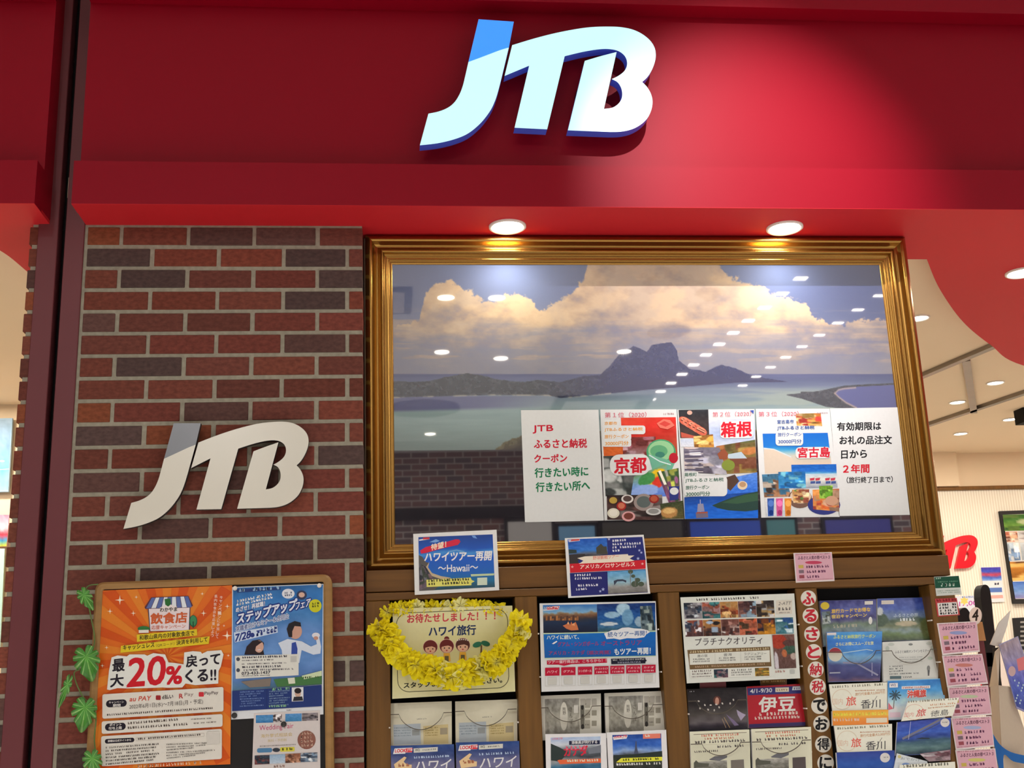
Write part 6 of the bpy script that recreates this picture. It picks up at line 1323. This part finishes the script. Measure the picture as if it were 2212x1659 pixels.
p = Paper([(2118, 1225), (2162, 1224), (2170, 1300), (2128, 1302)], WY - .01, base=(228, 228, 232), thick=.002)
p.photo([(2119, 1226), (2161, 1225), (2164, 1254), (2122, 1255)], pic([(0, (80, 60, 170)), (.3, (50, 80, 190)), (.55, (206, 70, 90)), (.75, (70, 110, 206)), (1, (150, 180, 226))], 210, 4, 4, 50), 20, 14); p.tiny(2146, 1264, 2160, 1263, 5, (70, 70, 90), 2); p.poly([(2128, 1270), (2164, 1269), (2165, 1279), (2129, 1280)], (90, 120, 190)); p.poly([(2140, 1286), (2166, 1285), (2167, 1292), (2141, 1293)], (226, 170, 160))
p.done('flyer', 'blue and purple flyer on the striped wall right of the red letters', 'flyer')
p = Paper([(2064, 1288), (2122, 1286), (2130, 1340), (2078, 1342)], WY - .012, base=(216, 220, 232), thick=.002)
p.text('17,000', 2072, 1311, 2120, 1307, 11, (190, 80, 170), .02); p.poly([(2083 + (10 if i % 2 else 6) * math.cos(i * .5236), 1298 + (10 if i % 2 else 6) * math.sin(i * .5236)) for i in range(12)], (236, 206, 110)); p.tiny(2078, 1292, 2116, 1290, 4, (130, 150, 200), 1); p.tiny(2110, 1299, 2120, 1298, 5, (90, 90, 110), 2)
p.done('price_card', 'pale price card with purple 17,000 behind the counter', 'card')
# counter number plate, chair, fan, display stand
c = at(2105, 1345, 1.1)
t = thing('number_plate', 'oval white number 4 plate on a tan holder', 'plate', tuple(c))
p = Paper([(2093, 1312), (2121, 1311), (2119, 1346), (2097, 1346)], 1.1, .98, base=(236, 232, 226), thick=.006); p.mb = MB()
P = [p.P(2107.5 + 13.5 * math.cos(a), 1329 + 17.5 * math.sin(a)) for a in [2 * math.pi * i / 28 for i in range(28)]]; p.mb.prism(P, -p.nrm * .006, (236, 232, 226)); p.text('4', 2099.5, 1342, 2112, 1340, 24, (20, 20, 22), .02, slant=.1)
p.mb.build('number_disc', ['print'], parent=t, loc=c)
mb = MB(); mb.prism([at(*q, 1.12) for q in ((2108, 1346), (2122, 1343), (2130, 1384), (2112, 1384))], (0, .03, 0), (190, 140, 90)); mb.build('holder', ['print'], parent=t, loc=c)
mb = MB(); h_ = at(2118, 1380, 1.13); mb.box(h_[0] - .012, h_[0] + .012, 1.125, 1.145, .95, h_[2] + .01); mb.build('stem', ['maroon'], parent=t, loc=c)
ct = thing('service_counter', 'low service counter of the shop under the number plate', 'counter', (h_[0], 1.2, 0))
mb = MB(); mb.box(h_[0] - .3, h_[0] + .9, .95, 1.5, .90, .95); part('counter_top', mb, 'wood', ct)
mb = MB(); mb.box(h_[0] - .26, h_[0] + .86, 1.0, 1.45, 0, .90); part('counter_body', mb, 'cream', ct)

c = at(2130, 1350, 2.0)
t = thing('chair', 'black upholstered chair with a tall rounded back behind the number plate', 'chair', tuple(c))
out = smooth([(2118, 1290), (2119, 1272), (2126, 1263), (2136, 1268), (2141, 1290), (2146, 1340), (2150, 1385), (2148, 1440)], 5) + [(2133, 1440), (2126, 1350)]
mb = MB(); mb.prism([at(*q, 2.0) for q in out], (0, .07, 0)); part('backrest', mb, 'chair', t)
out = smooth([(2068, 1336), (2074, 1318), (2086, 1313), (2096, 1326), (2102, 1350), (2104, 1400)], 5) + [(2070, 1400)]
mb = MB(); mb.prism([at(*q, 2.05) for q in out], (0, .08, 0)); part('armrest', mb, 'chair', t)
b_ = at(2138, 1436, 2.0); mb = MB(); mb.box(b_[0] - .03, b_[0] + .45, 2.0, 2.46, .42, .52, bev=.03); part('seat', mb, 'chair', t)
mb = MB(); mb.box(b_[0] - .02, b_[0] + .05, 2.0, 2.07, .5, b_[2] + .06); part('back_post', mb, 'chair', t)
for dx, dy in ((0, 2.03), (.4, 2.03), (0, 2.42), (.4, 2.42)):
    mb = MB(); mb.box(b_[0] + dx - .015, b_[0] + dx + .015, dy - .015, dy + .015, 0, .43); part('leg', mb, 'chair', t)

p = Paper([(2112, 1380), (2138, 1378), (2146, 1486), (2118, 1490)], WY - .01, base=(232, 226, 226), thick=.003)
p.poly([(2114, 1384), (2136, 1381), (2140, 1420), (2118, 1420)], (236, 214, 220))
for k in range(4): p.stroke([(2116, 1390 + 8 * k), (2138, 1386 + 8 * k)], 2, (226, 160, 180))
p.poly([(2118, 1430), (2140, 1426), (2142, 1442), (2118, 1444)], (206, 26, 44)); p.poly([(2118, 1476), (2146, 1473), (2146, 1486), (2118, 1489)], (206, 26, 44))
p.done('flyer', 'white and red sheet on the far wall beside the pink ranking cards', 'flyer')

p = Paper([(2150, 1402), (2186, 1398), (2198, 1480), (2158, 1484)], WY - .01, base=(226, 214, 208), thick=.003)
p.tiny(2152, 1420, 2184, 1417, 5, (206, 110, 110), 1); p.poly([(2165, 1420), (2184, 1418), (2186, 1430), (2168, 1432)], (206, 130, 130)); p.done('flyer', 'pale flyer with a red print patch behind the clear brochure holder', 'flyer')
p = Paper([(2189, 1335), (2240, 1332), (2246, 1402), (2196, 1404)], WY - .02, base=(36, 36, 38), thick=.02)
for k in range(6): p.rect(2204, 1342 + 10 * k, 2240, 1346 + 10 * k, (150, 148, 146), 1)
p.done('shelf_unit', 'black ribbed unit at the right edge below the photo board', 'unit')

# clear brochure stand and the folded white cardboard dispenser
c = at(2170, 1500, .35)
t = thing('brochure_stand', 'white cardboard dispenser with a blue swoosh and a clear flap at the right edge', 'stand', tuple(c))
Yb = .22
q = lambda x, y, Y=Yb: at(x, y, Y)
def facet(pts, Ys, col, name, lab=None, th=.004):
    P = [at(x, y, Y) for (x, y), Y in zip(pts, Ys)]; mb = MB(); mb.prism(P, (0, th, 0), col); o = part(name, mb, 'print', t)
    if lab: o['label'] = lab
facet([(2140, 1482), (2157, 1480), (2168, 1700), (2150, 1700)], [.24, .2, .2, .24], (226, 216, 200), 'side_panel')
facet([(2157, 1480), (2182, 1484), (2215, 1582), (2260, 1720), (2168, 1720)], [.20, .23, .25, .27, .2], (206, 190, 168), 'front_panel')
facet([(2138, 1484), (2150, 1408), (2160, 1398), (2157, 1480)], [.25, .26, .26, .21], (222, 210, 190), 'back_panel')
P = Paper([(2146, 1580), (2230, 1600), (2260, 1700), (2150, 1700)], .19, base=(40, 110, 180)); P.mb = MB()
sw = smooth([(2144, 1583), (2160, 1608), (2185, 1625), (2225, 1634)], 5) + smooth([(2228, 1652), (2190, 1645), (2168, 1632), (2172, 1700)], 5) + [(2156, 1700)] + smooth([(2158, 1660), (2150, 1620), (2144, 1583)], 4)
P.mb.prism([at(x, y, .192) for x, y in sw], (0, .002, 0), (40, 106, 180)); P.mb.build('swoosh', ['print'], parent=t, loc=c)
mb = MB(); F1 = [at(2139, 1392, .26), at(2158, 1345, .2), at(2183, 1319, .18), at(2176, 1352, .22), at(2160, 1398, .25)]
mb.prism(F1, (0, .004, 0), (222, 216, 208)); o = part('clear_flap', mb, 'print', t); o['label'] = 'crumpled translucent flap'
mb = MB(); mb.prism([at(2146, 1400, .3), at(2160, 1398, .27), at(2162, 1480, .27), at(2152, 1480, .3)], (0, .01, 0), (40, 38, 38)); part('inner_gap', mb, 'chair', t)
mb = MB(); g_ = at(2190, 1690, .25); mb.box(g_[0] - .06, g_[0] + .12, .2, .34, 0, g_[2] + .02); part('pedestal', mb, 'cream', t)
p = Paper([(2158, 1392), (2199, 1374), (2262, 1560), (2196, 1530)], .24, .20, base=(150, 150, 190), thick=.004, mat='gloss')
p.photo([(2159, 1394), (2198, 1376), (2258, 1555), (2196, 1526)], pic([(0, (170, 150, 160)), (.25, (150, 140, 180)), (.45, (110, 110, 200)), (.7, (70, 90, 190)), (1, (60, 76, 160))], 220, 5, 5, 70), 30, 40); p.poly([(2196, 1424), (2212, 1418), (2216, 1446), (2200, 1450)], (226, 120, 120)); p.ell(2186, 1450, 8, 11, (206, 170, 170))
for k in range(14): p.ell(2192 + (k * 7) % 26, 1470 + (k * 11) % 50, 1.6, 2.4, (190, 220, 226), 6)
p.done('brochure', 'lavender and blue brochure leaning in the clear stand at the right edge', 'brochure')

# ================================================================== NEIGHBOUR UNIT, LEFT EDGE
p = Paper([(-40, 905), (27, 903), (18, 1062), (-40, 1064)], 2.96, base=(150, 180, 206), thick=.02)
p.photo([(-40, 908), (25, 906), (17, 1058), (-40, 1060)], pic([(0, (150, 176, 200)), (.4, (120, 160, 200)), (.7, (110, 176, 220)), (1, (140, 190, 220))], 230, 3, 5, 40), 12, 30); p.ell(4, 996, 6, 2, (240, 244, 246)); p.stroke([(-10, 1015), (20, 1013)], 1.5, (210, 220, 226))
o = p.done('window', 'bluish glass panel of the neighbouring unit at the left edge', 'window')
p = Paper([(-40, 1112), (20, 1112), (14, 1180), (-40, 1182)], 2.95, base=(226, 160, 190), thick=.01)
p.photo([(-40, 1112), (20, 1112), (14, 1180), (-40, 1182)], pic([(0, (226, 140, 170)), (.4, (230, 200, 214)), (.62, (226, 60, 80)), (.8, (60, 150, 200)), (1, (200, 200, 60))], 231, 5, 4, 60), 16, 16)
p.done('banner', 'small pink and blue banner of the neighbouring unit at the left edge', 'banner')
p = Paper([(-40, 1185), (10, 1185), (0, 1400), (-40, 1400)], 2.95, base=(190, 226, 220), thick=.01)
p.done('pale_panel', 'pale green panel below the small banner at the left edge', 'panel')

# ================================================================== MALL, SEEN IN THE PICTURE GLASS
mall_z = 4.5
def led(x, y, lab, grp, w=.10, h=.07):
    t = thing('led_panel', lab, 'light', (x, y, mall_z), grp)
    mb = MB(); mb.box(x - w / 2 - .012, x + w / 2 + .012, y - h / 2 - .012, y + h / 2 + .012, mall_z - .006, mall_z); part('panel_frame', mb, 'rim', t)
    mb = MB(); mb.box(x - w / 2, x + w / 2, y - h / 2, y + h / 2, mall_z - .009, mall_z - .006); part('diffuser', mb, 'panel', t)
for k in range(13): led(3.28 - .0785 * .37 * k - .0 * k, -4.45 - .375 * k, 'square mall ceiling light mirrored in the picture glass, in the brighter row', 'brighter row of mall ceiling lights')
for k in range(10): led(4.16 - .033 * k, -4.5 - .385 * k, 'square mall ceiling light mirrored in the picture glass, in the row nearer the right frame', 'right row of mall ceiling lights', .095, .045)
for x, y, lab in ((.44, -4.92, 'round mall downlight mirrored top left in the picture glass'), (.86, -4.93, 'round mall downlight mirrored beside the first one in the picture glass'), (1.06, -6.78, 'round mall downlight mirrored below the left cloud in the picture glass'), (2.25, -6.57, 'round mall downlight mirrored at the mountain top in the picture glass'), (.47, -6.54, 'round mall downlight mirrored under the left cloud in the picture glass'), (.47, -10.35, 'small round mall downlight mirrored low on the left of the picture glass')):
    downlight(x, y, mall_z, .085, lab, 'shoplamp', 'round mall downlights', 'mall_downlight')
t = thing('smoke_detector', 'round ceiling detector mirrored in the big cloud of the picture', 'detector', (2.62, -4.79, mall_z))
mb = MB(); V, F = lathe([(.11, mall_z), (.11, mall_z - .02), (.06, mall_z - .035), (.05, mall_z - .07), (0, mall_z - .075)], 2.62, -4.79); mb.add(V, F, smooth=True); part('body', mb, 'steel', t)
mb = MB(); V, F = lathe([(.20, mall_z), (.20, mall_z - .012), (0, mall_z - .016)], 2.54, -5.91); mb.add(V, F, smooth=True); tag(mb.build('ceiling_speaker', 'steel', loc=(2.54, -5.91, mall_z)), 'flat grey ceiling speaker mirrored above the mountain', 'speaker')
mb = MB(); V, F = lathe([(.42, mall_z), (.42, mall_z - .02), (.15, mall_z - .05), (0, mall_z - .05)], .35, -8.89); mb.add(V, F, smooth=True); tag(mb.build('air_diffuser', 'steel', loc=(.35, -8.89, mall_z)), 'round air diffuser mirrored over the pale sea on the left', 'diffuser')
t = thing('ceiling_hatch', 'square ceiling hatch with a thick black frame mirrored above the white notice', 'hatch', (2.38, -8.9, mall_z))
for a, b, c_, d_ in ((1.85, 2.95, -8.45, -8.38), (1.85, 2.95, -9.5, -9.43), (1.85, 1.95, -9.5, -8.38), (2.85, 2.95, -9.5, -8.38)):
    mb = MB(); mb.box(a, b, c_, d_, mall_z - .05, mall_z); part('hatch_frame', mb, 'black', t)
t = thing('air_grille', 'square air grille mirrored at the left edge of the picture glass', 'grille', (-.1, -4.96, mall_z))
mb = MB(); mb.box(-.45, .16, -5.27, -4.66, mall_z - .03, mall_z); part('grille_frame', mb, 'grey', t)
mb = MB(); mb.box(-.40, .10, -5.23, -4.70, mall_z - .035, mall_z - .03); part('grille_face', mb, 'rim', t)
# backlit posters of the shop opposite
for k, (x0, x1, z0, z1, col, lab) in enumerate(((1.55, 2.15, 2.6, 3.5, (200, 190, 180), 'white backlit poster of the opposite shop'), (2.25, 2.75, 2.6, 3.42, (120, 170, 206), 'light blue backlit poster of the opposite shop'), (4.1, 5.1, 2.6, 3.44, (40, 90, 220), 'bright blue screen of the opposite shop'), (5.2, 5.6, 2.6, 3.44, (90, 160, 160), 'teal backlit poster of the opposite shop'), (6.05, 7.0, 2.6, 3.42, (80, 80, 170), 'purple screen with a dark frame in the opposite shop'), (2.86, 3.98, 2.5, 3.46, (70, 66, 58), 'dim grey shop window of the opposite shop'))):
    t = thing('backlit_poster', lab, 'poster', ((x0 + x1) / 2, -11.56, z0), 'backlit panels of the opposite shop')
    mb = MB(); mb.box(x0 - .05, x1 + .05, -11.6, -11.56, z0, z1 + .05); part('casing', mb, 'dark', t)
    mb = MB(); mb.box(x0, x1, -11.556, -11.55, z0, z1, tuple(v * .55 for v in col)); part('screen', mb, 'glow', t)
